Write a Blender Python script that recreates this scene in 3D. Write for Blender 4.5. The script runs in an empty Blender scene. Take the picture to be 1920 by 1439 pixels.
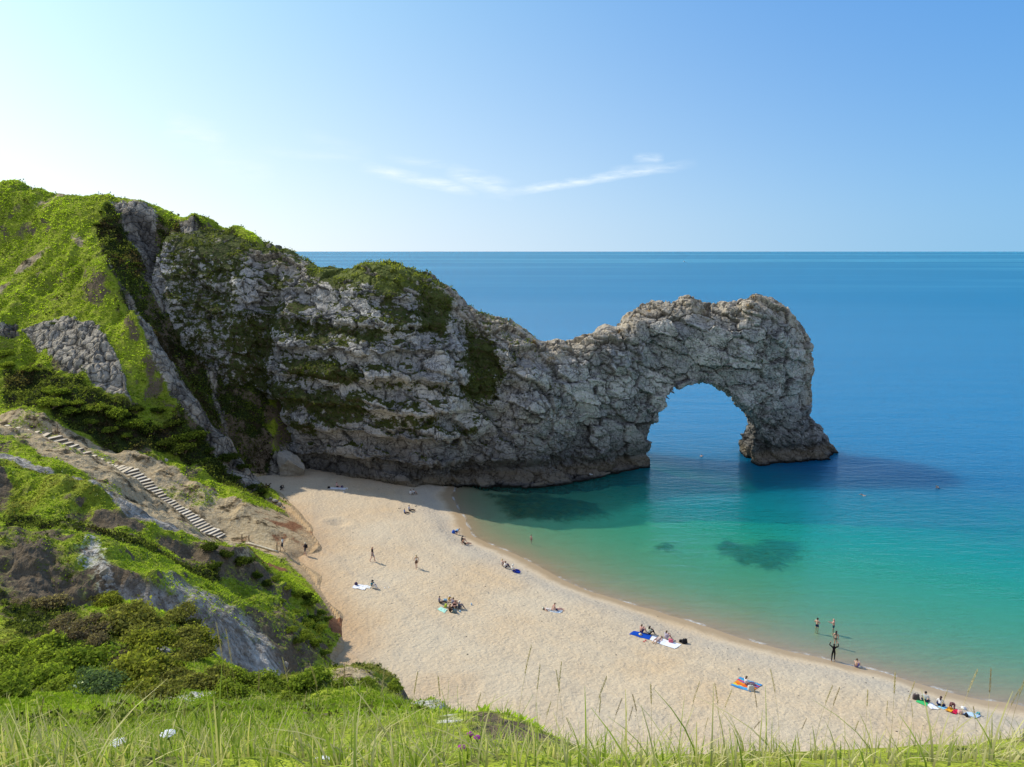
import bpy, bmesh, math, random
import numpy as np
from mathutils import Vector, Matrix

rng = np.random.default_rng(7)
random.seed(7)
scene = bpy.context.scene
COL = scene.collection
R = math.radians

# ------------------------------------------------------------------ camera
CAM_H = 38.0
PITCH = R(9.7)
FOC = 1450.0                      # focal length of the photo in its own pixels (1920 wide)
cam_d = bpy.data.cameras.new("camera")
cam_d.sensor_width = 36.0
cam_d.lens = FOC / 1920.0 * 36.0
cam_d.clip_start = 0.05
cam_d.clip_end = 200000.0
cam = bpy.data.objects.new("camera", cam_d)
cam.location = (0, 0, CAM_H)
cam.rotation_euler = (math.pi / 2 - PITCH, 0, 0)
COL.objects.link(cam)
scene.camera = cam
CP, SP = math.cos(PITCH), math.sin(PITCH)


def survey(px, py, Y=None, z=None):
    """survey sheet: sight line read off the photo + a known distance Y (or height z) -> world point"""
    dx = (px - 960.0) / FOC
    dv = (py - 719.5) / FOC
    d = np.array([dx, CP - dv * SP, -SP - dv * CP])
    t = Y / d[1] if Y is not None else (z - CAM_H) / d[2]
    return np.array([d[0] * t, d[1] * t, CAM_H + d[2] * t])


# ------------------------------------------------------------------ numpy noise
def _h(ix, iy, iz, seed):
    with np.errstate(over='ignore'):
        h = (ix.astype(np.uint32) * np.uint32(374761393) + iy.astype(np.uint32) * np.uint32(668265263)
             + iz.astype(np.uint32) * np.uint32(2147483647 - 1274126177) + np.uint32((seed * 974634777 + 12345) & 0xffffffff))
        h = (h ^ (h >> np.uint32(13))) * np.uint32(1274126177)
        h = (h ^ (h >> np.uint32(16))) * np.uint32(2246822519)
        h = h ^ (h >> np.uint32(15))
    return h


def hash01(ix, iy, iz, seed=0):
    return _h(ix, iy, iz, seed).astype(np.float64) / 4294967295.0


def vn2(x, y, seed=0):
    xi = np.floor(x).astype(np.int64); yi = np.floor(y).astype(np.int64)
    fx = x - xi; fy = y - yi
    ux = fx * fx * fx * (fx * (fx * 6 - 15) + 10); uy = fy * fy * fy * (fy * (fy * 6 - 15) + 10)
    z = np.zeros_like(xi)
    a = hash01(xi, yi, z, seed); b = hash01(xi + 1, yi, z, seed)
    c = hash01(xi, yi + 1, z, seed); d = hash01(xi + 1, yi + 1, z, seed)
    return ((a + (b - a) * ux) * (1 - uy) + (c + (d - c) * ux) * uy) * 2 - 1


def fbm2(x, y, oct=4, seed=0, gain=0.5, lac=2.03):
    s = np.zeros_like(x, dtype=np.float64); a = 1.0; n = 0
    for o in range(oct):
        cs, sn = math.cos(o * 1.3), math.sin(o * 1.3)
        s += a * vn2((x * cs - y * sn), (x * sn + y * cs), seed + o * 17); n += a
        a *= gain; x = x * lac; y = y * lac
    return s / n


def vn3(x, y, z, seed=0):
    xi = np.floor(x).astype(np.int64); yi = np.floor(y).astype(np.int64); zi = np.floor(z).astype(np.int64)
    fx = x - xi; fy = y - yi; fz = z - zi
    ux = fx * fx * (3 - 2 * fx); uy = fy * fy * (3 - 2 * fy); uz = fz * fz * (3 - 2 * fz)
    out = np.zeros_like(fx)
    for i in (0, 1):
        wx = ux if i else 1 - ux
        for j in (0, 1):
            wy = uy if j else 1 - uy
            for k in (0, 1):
                wz = uz if k else 1 - uz
                out += hash01(xi + i, yi + j, zi + k, seed) * wx * wy * wz
    return out * 2 - 1


def fbm3(x, y, z, oct=3, seed=0, gain=0.5):
    s = np.zeros_like(x, dtype=np.float64); a = 1.0; n = 0
    for o in range(oct):
        s += a * vn3(x, y, z, seed + o * 31); n += a; a *= gain
        x, y, z = x * 2.03 + 7.1, y * 2.03 + 3.3, z * 2.03 + 1.7
    return s / n


def voronoi3(x, y, z, seed=0, tilt=False):
    xi = np.floor(x).astype(np.int64); yi = np.floor(y).astype(np.int64); zi = np.floor(z).astype(np.int64)
    f1 = np.full(x.shape, 9.0); f2 = np.full(x.shape, 9.0); cid = np.zeros(x.shape); til = np.zeros(x.shape)
    for i in (-1, 0, 1):
        for j in (-1, 0, 1):
            for k in (-1, 0, 1):
                a, b, c = xi + i, yi + j, zi + k
                dx = a + hash01(a, b, c, seed) - x
                dy = b + hash01(a, b, c, seed + 1) - y
                dz = c + hash01(a, b, c, seed + 2) - z
                d = np.sqrt(dx * dx + dy * dy + dz * dz)
                nearer = d < f1
                f2 = np.where(nearer, f1, np.minimum(f2, d))
                cid = np.where(nearer, hash01(a, b, c, seed + 5), cid)
                # every cell is cut off by a plane of its own: tilt of that plane at this point
                t = dx * (hash01(a, b, c, seed + 6) - .5) + dy * (hash01(a, b, c, seed + 7) - .5) + dz * (hash01(a, b, c, seed + 8) - .5)
                til = np.where(nearer, t, til)
                f1 = np.where(nearer, d, f1)
    return (f1, f2, cid, til) if tilt else (f1, f2, cid)


def sstep(a, b, x):
    t = np.clip((x - a) / (b - a), 0, 1)
    return t * t * (3 - 2 * t)


# ------------------------------------------------------------------ plane geometry
def seg_dist(px, py, poly, closed=False):
    n = len(poly); best = np.full(px.shape, 1e18); tt = np.zeros(px.shape)
    for i in range(n if closed else n - 1):
        ax, ay = poly[i][:2]; bx, by = poly[(i + 1) % n][:2]
        ex, ey = bx - ax, by - ay
        l2 = ex * ex + ey * ey + 1e-12
        t = np.clip(((px - ax) * ex + (py - ay) * ey) / l2, 0, 1)
        d = (px - ax - t * ex) ** 2 + (py - ay - t * ey) ** 2
        m = d < best
        best = np.where(m, d, best); tt = np.where(m, i + t, tt)
    return np.sqrt(best), tt


def poly_sd(px, py, poly):
    """signed distance, negative inside"""
    d, _ = seg_dist(px, py, poly, True)
    ins = np.zeros(px.shape, dtype=bool)
    n = len(poly)
    for i in range(n):
        ax, ay = poly[i][:2]; bx, by = poly[(i + 1) % n][:2]
        if ay == by:
            continue
        c = ((ay > py) != (by > py)) & (px < (bx - ax) * (py - ay) / (by - ay) + ax)
        ins ^= c
    return np.where(ins, -d, d)


# ------------------------------------------------------------------ object helpers
def tag(o, label=None, cat=None, group=None, kind=None):
    if label: o["label"] = label
    if cat: o["category"] = cat
    if group: o["group"] = group
    if kind: o["kind"] = kind
    return o


def mesh_np(name, V, F, mat=None, attrs=None, smooth=True, parent=None, link=True):
    """V (n,3), F list of arrays with equal k, or one array (m,k)"""
    me = bpy.data.meshes.new(name)
    Fs = F if isinstance(F, list) else [F]
    Fs = [np.asarray(f, dtype=np.int32) for f in Fs if len(f)]
    V = np.asarray(V, dtype=np.float32)
    me.vertices.add(len(V)); me.vertices.foreach_set("co", V.ravel())
    nl = sum(f.size for f in Fs); npoly = sum(len(f) for f in Fs)
    me.loops.add(nl); me.polygons.add(npoly)
    me.loops.foreach_set("vertex_index", np.concatenate([f.ravel() for f in Fs]))
    tot = np.concatenate([np.full(len(f), f.shape[1], dtype=np.int32) for f in Fs])
    st = np.concatenate([[0], np.cumsum(tot)[:-1]]).astype(np.int32)
    me.polygons.foreach_set("loop_start", st)
    me.polygons.foreach_set("loop_total", tot)
    me.polygons.foreach_set("use_smooth", np.full(npoly, bool(smooth)))
    for k, a in (attrs or {}).items():
        a = np.asarray(a, dtype=np.float32)
        if a.ndim == 1:
            at = me.attributes.new(k, 'FLOAT', 'POINT'); at.data.foreach_set("value", a)
        else:
            if a.shape[1] == 3:
                a = np.concatenate([a, np.ones((len(a), 1), np.float32)], 1)
            at = me.attributes.new(k, 'FLOAT_COLOR', 'POINT'); at.data.foreach_set("color", a.ravel())
    me.update(calc_edges=True)
    me.validate()
    if mat:
        me.materials.append(mat)
    o = bpy.data.objects.new(name, me)
    if link:
        COL.objects.link(o)
    if parent:
        o.parent = parent
    return o


def grid_faces(nr, nc):
    i = np.arange(nr - 1)[:, None] * nc + np.arange(nc - 1)[None, :]
    return np.stack([i, i + 1, i + nc + 1, i + nc], -1).reshape(-1, 4)


def vert_normals(V, F):
    a, b, c = V[F[:, 0]], V[F[:, 1]], V[F[:, 2]]
    if F.shape[1] == 4:
        d = V[F[:, 3]]; n = np.cross(c - a, d - b)
    else:
        n = np.cross(b - a, c - a)
    N = np.zeros_like(V)
    for k in range(F.shape[1]):
        for ax in range(3):
            N[:, ax] += np.bincount(F[:, k], weights=n[:, ax], minlength=len(V))
    return N / (np.linalg.norm(N, axis=1, keepdims=True) + 1e-12)


def surface_nets(f, org, h):
    nx, ny, nz = f.shape
    s = f < 0
    cnt = np.zeros((nx - 1, ny - 1, nz - 1), np.int8)
    for i in (0, 1):
        for j in (0, 1):
            for k in (0, 1):
                cnt += s[i:nx - 1 + i, j:ny - 1 + j, k:nz - 1 + k]
    act = np.argwhere((cnt > 0) & (cnt < 8))
    idx = np.full(cnt.shape, -1, np.int64)
    idx[act[:, 0], act[:, 1], act[:, 2]] = np.arange(len(act))
    cor = [(i, j, k) for i in (0, 1) for j in (0, 1) for k in (0, 1)]
    val = {c: f[act[:, 0] + c[0], act[:, 1] + c[1], act[:, 2] + c[2]] for c in cor}
    acc = np.zeros((len(act), 3)); n = np.zeros(len(act))
    for c in cor:
        for ax in range(3):
            if c[ax] == 0:
                c2 = list(c); c2[ax] = 1; c2 = tuple(c2)
                a, b = val[c], val[c2]
                m = (a < 0) != (b < 0)
                t = np.where(m, a / np.where(m, a - b, 1), 0)
                p = np.tile(np.array(c, float), (len(act), 1)); p[:, ax] = t
                acc += p * m[:, None]; n += m
    V = (act + acc / n[:, None]) * h + np.array(org)
    faces = []
    for ax in range(3):
        o = [1, 1, 1]; o[ax] = 0
        sl = tuple(slice(o[q], f.shape[q] - 1) for q in range(3))
        sl2 = tuple(slice(o[q] + (1 if q == ax else 0), f.shape[q] - 1 + (1 if q == ax else 0)) for q in range(3))
        A, B = s[sl], s[sl2]
        e = np.argwhere(A != B) + np.array(o)
        sg = s[e[:, 0], e[:, 1], e[:, 2]]
        u, v = [(1, 2), (2, 0), (0, 1)][ax]
        def cell(du, dv):
            q = e.copy(); q[:, u] += du; q[:, v] += dv
            return idx[q[:, 0], q[:, 1], q[:, 2]]
        quad = np.stack([cell(-1, -1), cell(0, -1), cell(0, 0), cell(-1, 0)], 1)
        quad = np.where(sg[:, None], quad, quad[:, ::-1])
        faces.append(quad)
    F = np.concatenate(faces)
    return V, F[(F >= 0).all(1)]


# ------------------------------------------------------------------ node helpers
def new_mat(name):
    m = bpy.data.materials.new(name); m.use_nodes = True
    nt = m.node_tree; nt.nodes.clear()
    return m, nt


class NT:
    def __init__(self, nt): self.nt = nt
    def n(self, typ, ins=None, **kw):
        nd = self.nt.nodes.new(typ)
        for k, v in kw.items(): setattr(nd, k, v)
        for k, v in (ins or {}).items():
            sock = nd.inputs[k]
            if isinstance(v, bpy.types.NodeSocket): self.nt.links.new(v, sock)
            elif isinstance(v, bpy.types.Node): self.nt.links.new(v.outputs[0], sock)
            else: sock.default_value = v
        return nd
    def math(self, op, a, b=None, c=None, clamp=False):
        ins = {0: a}
        if b is not None: ins[1] = b
        if c is not None: ins[2] = c
        return self.n('ShaderNodeMath', ins, operation=op, use_clamp=clamp).outputs[0]
    def mix(self, fac, a, b, blend='MIX'):
        nd = self.nt.nodes.new('ShaderNodeMix'); nd.data_type = 'RGBA'; nd.blend_type = blend
        for s, v in ((nd.inputs[0], fac), (nd.inputs[6], a), (nd.inputs[7], b)):
            if isinstance(v, bpy.types.NodeSocket): self.nt.links.new(v, s)
            else:
                if s.type == 'RGBA' and len(v) == 3: v = (*v, 1)
                s.default_value = v
        return nd.outputs[2]
    def attr(self, name):
        return self.nt_attr(name)
    def nt_attr(self, name):
        return self.n('ShaderNodeAttribute', attribute_name=name)
    def noise(self, vec, scale, detail=4, rough=0.55, dist=0.0):
        return self.n('ShaderNodeTexNoise', {'Vector': vec, 'Scale': scale, 'Detail': detail, 'Roughness': rough, 'Distortion': dist}).outputs[0]
    def ramp(self, fac, stops, interp='LINEAR'):
        nd = self.n('ShaderNodeValToRGB', {0: fac}); cr = nd.color_ramp; cr.interpolation = interp
        while len(cr.elements) < len(stops): cr.elements.new(0.5)
        for e, (p, c) in zip(cr.elements, stops):
            e.position = p; e.color = (*c, 1) if len(c) == 3 else c
        return nd.outputs[0]
    def mapr(self, v, a, b, c=0.0, d=1.0):
        return self.n('ShaderNodeMapRange', {0: v, 1: a, 2: b, 3: c, 4: d}, clamp=True).outputs[0]
# ================================================================== shoreline, beach and sea bed
SHORE = [survey(px, py, z=0)[:2] for px, py in
         [(835, 903), (842, 930), (858, 965), (892, 1006), (930, 1027), (965, 1043), (1040, 1076), (1140, 1118), (1280, 1165),
          (1420, 1203), (1560, 1237), (1700, 1272), (1920, 1326), (2200, 1385)]]
SHORE[0] = np.array([-9.5, 126.0])
LAND = [np.array([-10.0, 165.0])] + SHORE + [np.array([150.0, 20.0]), np.array([150.0, -90.0]), np.array([-190.0, -90.0]), np.array([-190.0, 165.0])]


def shore_d(x, y):
    """distance inland from the waterline (negative at sea)"""
    n = 0.55 * vn2(x * 0.13, y * 0.13, 3) + 0.22 * vn2(x * 0.45, y * 0.45, 4)
    return -poly_sd(x, y, LAND) + n


def beach_z(x, y, d=None):
    if d is None: d = shore_d(x, y)
    dl = np.maximum(d, 0); ds = np.maximum(-d, 0)
    z = 4.4 * (1 - np.exp(-dl * 0.115 / 4.4)) + 0.16 * sstep(2.5, 4.5, dl) * np.exp(-np.maximum(dl - 4.5, 0) / 5.0)
    z -= 5.5 * (1 - np.exp(-ds * 0.105 / 5.5)) + 0.05 * np.maximum(ds - 25, 0)
    land = sstep(1.0, 5.0, d)
    z += land * (0.22 * fbm2(x * 0.09, y * 0.09, 3, 11) + 0.06 * fbm2(x * 0.9, y * 0.9, 2, 12))
    return z


# ================================================================== hillside (radial interpolation of a survey)
PTS = []
def P(px, py, Y): PTS.append(survey(px, py, Y=Y))
def W(x, y, z): PTS.append(np.array([x, y, z], float))
for px in (-500, 0, 480, 960, 1440, 1920, 2500): P(px, 1439, 2.4)
for x in (-8, -3, 0, 3, 8): W(x, -3, 37.6)
for x in (-14, 0, 14): W(x, -12, 40)
# left column of the picture, near to far
for px, rows in {
    -260: [(1400, 5), (1300, 20), (1200, 35), (1050, 52), (910, 70), (800, 96)],
    0: [(1400, 5), (1350, 12), (1300, 20), (1250, 28), (1200, 35), (1130, 43), (1085, 47.5), (1010, 51), (960, 62), (910, 70), (870, 78), (830, 88), (800, 96)],
    200: [(1400, 5), (1350, 11), (1300, 19), (1250, 27), (1200, 34), (1130, 42), (1060, 50), (1000, 58), (958, 66), (930, 72), (890, 84), (872, 95)],
    400: [(1400, 5), (1340, 12), (1300, 20), (1270, 28), (1228, 36), (1142, 52), (1090, 58), (1042, 68)],
    540: [(1320, 20), (1287, 27), (1255, 51), (1200, 55), (1130, 63), (1080, 71)],
    640: [(1290, 26)],
}.items():
    for py, Y in rows: P(px, py, Y)
for a in [(590, 1140, 66), (590, 1195, 61.5), (470, 1170, 55), (335, 1165, 43), (420, 1245, 38.5), (480, 1285, 33), (700, 1287, 26.5), (760, 1300, 25), (860, 1338, 20), (950, 1375, 13), (1000, 1400, 8),
          (1100, 1418, 5), (1300, 1420, 4.3), (1600, 1412, 4.6), (1900, 1400, 5), (2300, 1390, 5.5), (700, 1384, 8), (600, 1382, 8), (500, 1384, 8), (850, 1396, 8),
          (-260, 1384, 8), (0, 1380, 8), (200, 1380, 8), (350, 1382, 8), (850, 1370, 12), (620, 1345, 14), (720, 1345, 14), (800, 1352, 14), (620, 1312, 20), (720, 1312, 20), (790, 1326, 20), (500, 1340, 13), (480, 1308, 20),
          (620, 1275, 55)]: P(*a)
for px in (-300, 0, 200, 400, 600, 800, 960): P(px, 1422, 3.5); P(px, 1403, 5.2)
for px in (1100, 1300, 1500, 1750, 2000, 2300): P(px, 1428, 3.2)
# drop from the near brink to the beach
for px in (560, 640): 
    P(px, 1285, 28.5)
for px, rows in {560: [(36, 12.5), (44, 7.5)], 640: [(34, 12.5), (42, 7), (52, 4.0)], 740: [(33, 12), (42, 4.5), (50, 1.5)],
                 860: [(27, 13), (38, 4), (48, -1)], 960: [(20, 17), (32, 5), (44, -2)], 1100: [(9, 27), (20, 14), (35, 2), (45, -3)],
                 1400: [(9, 27), (20, 14), (33, 2), (45, -4)], 1750: [(9, 27), (20, 14), (33, 2), (45, -5)], 2200: [(9, 27), (20, 14), (33, 2), (45, -6)]}.items():
    for Y, z in rows: W((px - 960) / FOC * (Y + 7), Y, z)
# valley with the steps
STEP_LINE = [(-40, 786, 99), (0, 800, 96.5), (100, 820, 97), (200, 876, 95), (238, 881, 95), (300, 937, 91.5), (410, 1010, 88), (440, 1016, 87.5), (520, 1032, 86)]
for a in STEP_LINE: P(*a)
for a in [(100, 786, 101), (300, 900, 98), (400, 950, 95), (470, 985, 92), (480, 930, 104), (530, 960, 97.5), (560, 1000, 90), (500, 930, 104), (498, 938, 97.5), (525, 952, 95.5), (470, 945, 97),
          (200, 800, 104), (300, 838, 104.5), (400, 885, 104), (460, 912, 106), (300, 745, 112), (380, 805, 110), (440, 852, 112), (488, 893, 114),
          (0, 600, 120), (50, 622, 121), (50, 660, 116.5), (0, 700, 110), (240, 622, 121), (240, 752, 108), (150, 690, 112), (100, 760, 104), (0, 760, 102),
          (100, 450, 138), (0, 480, 137), (100, 550, 128.5), (200, 520, 126.5), (250, 600, 120), (300, 680, 115.5), (345, 745, 112.5),
          (285, 565, 127), (330, 610, 128), (352, 500, 137), (410, 600, 133), (435, 700, 126), (470, 800, 121), (500, 872, 118.5), (430, 500, 139.5),
          (300, 455, 142), (390, 450, 142.5), (365, 690, 124), (420, 790, 118), (455, 850, 116), (470, 560, 137),
          (-300, 330, 152), (-300, 480, 138), (-300, 620, 120), (-300, 760, 103),
          (0, 345, 150), (48, 343, 151), (95, 358, 150), (175, 362, 149), (255, 372, 148), (290, 386, 147.5), (365, 402, 146.5), (440, 432, 143), (490, 462, 140.5)]: P(*a)
for px in (-300, 0, 200, 350, 480):
    for Y, z in ((163, 34), (180, 8), (200, -8)): W((px - 960) / FOC * (Y + 7), Y, z)
W(-36, 146, 24); W(-36, 158, 8); W(-30, 140, 4); W(-20, 150, -6); W(0, 150, -12); W(-30, 119, -0.5); W(-26, 126, -2); W(-36, 124, 2.5)
for a in [(-12, 80), (-5, 100), (0, 60), (20, 60), (40, 55), (-20, 112), (-10, 118), (30, 80), (60, 60), (20, 110), (70, 110), (90, 150)]:
    W(a[0], a[1], -5)
W(-18, 104, -1)
P(548, 1012, 90.2)
# toe of the slope: where it runs out on the shingle
for px, py, dz in [(556, 958, .2), (575, 975, -.1), (592, 1000, -.2), (566, 1040, -.1), (585, 1062, -.2), (606, 1098, -.3), (628, 1135, -.3), (645, 1165, -.3), (646, 1195, -.3), (630, 1240, -.3), (610, 1020, -.6), (640, 1080, -.8), (670, 1150, -.8), (668, 1220, -.8)]:
    q_ = survey(px, py, z=3.3); zb_ = float(beach_z(np.array([q_[0]]), np.array([q_[1]]))[0]); q_ = survey(px, py, z=zb_); W(q_[0], q_[1], zb_ + dz)
TOE = [survey(px, py, z=3.4)[:2] for px, py in [(500, 932), (535, 940), (556, 955), (575, 973), (592, 998), (575, 1022), (562, 1042), (583, 1062), (604, 1098), (626, 1135), (643, 1165), (645, 1195), (628, 1245)]]
PTS = np.array(PTS)
_A = PTS[:, :2]
RBF_C2 = 1.0 ** 2
_D = np.sqrt(((_A[:, None] - _A[None]) ** 2).sum(-1) + RBF_C2)
_n = len(PTS)
_M = np.zeros((_n + 3, _n + 3)); _M[:_n, :_n] = _D - np.eye(_n) * 0.05
_M[:_n, _n] = 1; _M[:_n, _n + 1:] = _A / 50; _M[_n, :_n] = 1; _M[_n + 1:, :_n] = (_A / 50).T
_WT = np.linalg.solve(_M, np.concatenate([PTS[:, 2], [0, 0, 0]]))


def rbf(x, y):
    sh = x.shape; x = x.ravel(); y = y.ravel(); out = np.empty(len(x))
    for s in range(0, len(x), 60000):
        xs, ys = x[s:s + 60000], y[s:s + 60000]
        d = np.sqrt((xs[:, None] - _A[None, :, 0]) ** 2 + (ys[:, None] - _A[None, :, 1]) ** 2 + RBF_C2)
        out[s:s + 60000] = d @ _WT[:_n] + _WT[_n] + (xs * _WT[_n + 1] + ys * _WT[_n + 2]) / 50
    return out.reshape(sh)


def base_ground(px, py, far=230.0):
    """walk a sight line until it meets the smooth ground"""
    o = np.array([0, 0, CAM_H]); d = survey(px, py, Y=1.0) - o
    Y = np.concatenate([np.arange(1.6, 30, 0.1), np.arange(30, far, 0.25)])
    p = o + d[None] * Y[:, None]
    h = np.maximum(rbf(p[:, 0], p[:, 1]), beach_z(p[:, 0], p[:, 1]))
    hit = np.argmax(p[:, 2] < h)
    if not (p[:, 2] < h).any(): hit = len(Y) - 1
    return p[hit]


def poly_g(pts): return [base_ground(*p)[:2] for p in pts]

# --- terrain features, traced on the ground
RAVINE = [survey(px, py, Y=Y)[:2] for px, py, Y in [(135, 1045, 48), (205, 1085, 47), (300, 1128, 47.5), (385, 1165, 48), (445, 1212, 48.5), (505, 1262, 48.5), (548, 1278, 48.5), (625, 1270, 54)]]
CREST_A = poly_g([(-60, 925), (60, 925), (200, 962), (300, 1000), (400, 1045), (470, 1062), (540, 1085)])
SPUR = poly_g([(190, 505), (250, 605), (300, 690), (350, 755), (430, 840)])
GULLY = poly_g([(285, 440), (320, 540), (335, 620), (368, 700), (425, 795), (480, 875)])
GULLY2 = poly_g([(395, 440), (400, 520), (425, 620), (440, 700), (470, 800), (495, 870)])
STEPS = np.array([survey(*a[:2], Y=a[2]) for a in STEP_LINE])
SLAB = poly_g([(40, 628), (110, 604), (175, 612), (205, 640), (222, 680), (250, 762), (215, 745), (150, 706), (90, 668)])
CLIFFLET = poly_g([(0, 1003), (60, 1000), (130, 1030), (165, 1100), (130, 1150), (60, 1120), (0, 1090)])


def hill_parts(x, y):
    d = {}
    d['rav'], d['ravt'] = seg_dist(x, y, RAVINE)
    d['crestA'], _ = seg_dist(x, y, CREST_A)
    d['spur'], _ = seg_dist(x, y, SPUR)
    d['gul'], _ = seg_dist(x, y, GULLY)
    d['gul2'], _ = seg_dist(x, y, GULLY2)
    d['steps'], d['stept'] = seg_dist(x, y, [s[:2] for s in STEPS])
    d['slab'] = poly_sd(x, y, SLAB)
    return d


def hill_z(x, y, parts=None):
    d = parts or hill_parts(x, y)
    z = rbf(x, y); rb = z
    far = sstep(6, 40, y); mid = sstep(25, 60, y)
    wob = 1.2 * fbm2(x * 0.35, y * 0.35, 2, 40)
    z -= 3.4 * np.exp(-((d['rav'] + wob) / 3.1) ** 2) * np.minimum(1, d['ravt'] / 1.0 + .3) * sstep(38, 46, y)
    z += 2.0 * np.exp(-((d['crestA'] + wob) / 2.4) ** 2)
    z += 1.3 * np.exp(-((d['spur'] + 0.6 * wob) / 2.2) ** 2)
    z -= 3.2 * np.exp(-((d['gul'] + wob) / 3.5) ** 2)
    z -= 3.0 * np.exp(-((d['gul2'] + wob) / 3.2) ** 2)
    flat = 1 - np.exp(-(d['steps'] / 2.0) ** 2)
    n = 1.5 * fbm2(x * 0.10, y * 0.10, 3, 21) * mid + 0.55 * fbm2(x * 0.33, y * 0.33, 3, 22) * (.25 * far + .75 * mid)
    rid = 1 - np.abs(fbm2(x * 0.22 + 5, y * 0.13, 3, 23))
    n += 1.3 * (rid - 0.75) * mid
    n += 0.20 * fbm2(x * 1.3, y * 1.3, 3, 24) * far + 0.05 * fbm2(x * 3.1, y * 3.1, 2, 25)
    # terracettes (sheep-track steps) on the slopes
    zz = z + 0.8 * fbm2(x * 0.2, y * 0.2, 2, 26)
    n += 0.28 * mid * np.abs(((zz / 1.3) % 1.0) - 0.5)
    n *= sstep(2.5, 6.5, rb)
    z = z + n * flat
    # the slope runs out gently on the shingle
    td, tt_ = seg_dist(x, y, TOE)
    lim = beach_z(x, y) + .05 + td * np.interp(tt_, [0, 4, 7, 8.5, 12], [.7, .36, .42, .95, 1.3])
    tw = sstep(9.0, 6.0, td) * (y > 57)
    z = z * (1 - tw) + np.minimum(z, lim) * tw
    # step line: graded bench
    k = np.clip(d['stept'], 0, len(STEPS) - 1.001); i = k.astype(int); f = k - i
    sz = STEPS[i, 2] * (1 - f) + STEPS[i + 1, 2] * f
    wst = np.exp(-(d['steps'] / 1.6) ** 4)
    z = z * (1 - wst) + (sz - 0.12) * wst
    return z


def ground_z(x, y):
    x = np.atleast_1d(np.asarray(x, float)); y = np.atleast_1d(np.asarray(y, float))
    return np.maximum(hill_z(x, y), beach_z(x, y))


def ground(px, py, far=200.0, near=1.6):
    """point of the finished ground seen along a sight line of the photo"""
    o = np.array([0, 0, CAM_H]); d = survey(px, py, Y=1.0) - o
    Y = np.concatenate([np.arange(near, 30, 0.05), np.arange(30, far, 0.1)]) if near < 30 else np.arange(near, far, 0.1)
    p = o + d[None] * Y[:, None]
    h = ground_z(p[:, 0], p[:, 1])
    m = p[:, 2] < h
    return p[np.argmax(m)] if m.any() else p[-1]


def fan(tmin, tmax, nc, ys, off=8.0):
    t = np.linspace(tmin, tmax, nc)
    X = t[None, :] * (ys[:, None] + off); Y = np.repeat(ys[:, None], nc, 1)
    return X, Y


def rows(a, b, c0, c1):
    ys = [a]
    while ys[-1] < b: ys.append(ys[-1] + c0 + c1 * max(ys[-1], 0))
    return np.array(ys)
# ================================================================== limestone ridge with the arch
_base = np.array([survey(px, py, z=z) for px, py, z in
                  [(500, 872, 3), (600, 880, 3.2), (700, 890, 3), (780, 905, 1.5), (870, 911, 0), (1000, 905, 0), (1110, 893, 0), (1217, 874, 0), (1395, 874, 0), (1567, 857, 0)]])
BX = np.concatenate([[-75], _base[:, 0], [75]]); BY = np.concatenate([[_base[0, 1] + 8], _base[:, 1], [_base[-1, 1] + 1]])
WX = np.array([-75, -45, -32, -20, -8, 4, 14, 24, 45, 75]); WF = np.array([18, 17, 15, 13.5, 11, 8.5, 7, 6, 5.5, 5.0])
def y_crest(x): return np.interp(x, BX, BY) + np.interp(x, WX, WF)


def to_crest(px, py, off=0.0):
    Y = 135.0
    for _ in range(6):
        p = survey(px, py, Y=Y); Y = float(y_crest(p[0])) - off
    return np.array([p[0], p[2]])


def to_face(px, py):
    """photo point -> (X, Z) on the leaning landward face"""
    Y = 128.0
    for _ in range(5):
        p = survey(px, py, Y=Y)
        Y = float(np.interp(p[0], BX, BY)) + 0.45 * float(np.interp(p[0], WX, WF)) * np.clip(p[2] / 30, 0, 1)
    return np.array([p[0], p[2]])


CRESTPX = [(380, 430), (440, 437), (460, 447), (490, 460), (515, 468), (530, 464), (548, 471), (570, 487), (600, 502), (640, 506), (690, 496), (720, 494), (755, 497), (780, 509),
           (810, 520), (840, 537), (875, 569), (920, 593), (940, 600), (965, 612), (985, 625), (1003, 636), (1018, 641), (1030, 641), (1046, 635), (1062, 641), (1080, 637), (1110, 626),
           (1135, 609), (1150, 613), (1165, 609), (1172, 596), (1180, 590), (1215, 573), (1262, 566), (1275, 561), (1292, 555), (1303, 566), (1315, 573), (1328, 571), (1345, 575), (1356, 569),
           (1370, 575), (1378, 577), (1387, 566), (1402, 560), (1422, 556), (1440, 561), (1458, 566), (1480, 583), (1497, 604), (1515, 638)]
SIL = [to_crest(*p) for p in CRESTPX] + [to_crest(px, py, 3.0) for px, py in [(1526, 660), (1531, 690), (1527, 735), (1528, 757), (1523, 782), (1533, 796), (1549, 816), (1562, 835), (1575, 853)]]
SIL += [np.array([SIL[-1][0] + 1.0, -8.0]), np.array([-75.0, -8.0]), np.array([-75.0, SIL[0][1]])]
HOLEPX = [(1217, 905), (1217, 872), (1212, 850), (1215, 822), (1221, 797), (1234, 772), (1247, 760), (1249, 744), (1262, 729), (1288, 718), (1314, 715), (1345, 724), (1388, 750),
          (1416, 780), (1428, 806), (1425, 826), (1416, 842), (1414, 856), (1415, 872), (1415, 905)]
def to_front(px, py):
    Y = 136.0
    for _ in range(5):
        p = survey(px, py, Y=Y); Y = float(np.interp(p[0], BX, BY)) + 1.2
    return np.array([p[0], p[2]])
HOLE = [to_front(*p) for p in HOLEPX]
HOLE[0][1] = -9; HOLE[-1][1] = -9

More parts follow.
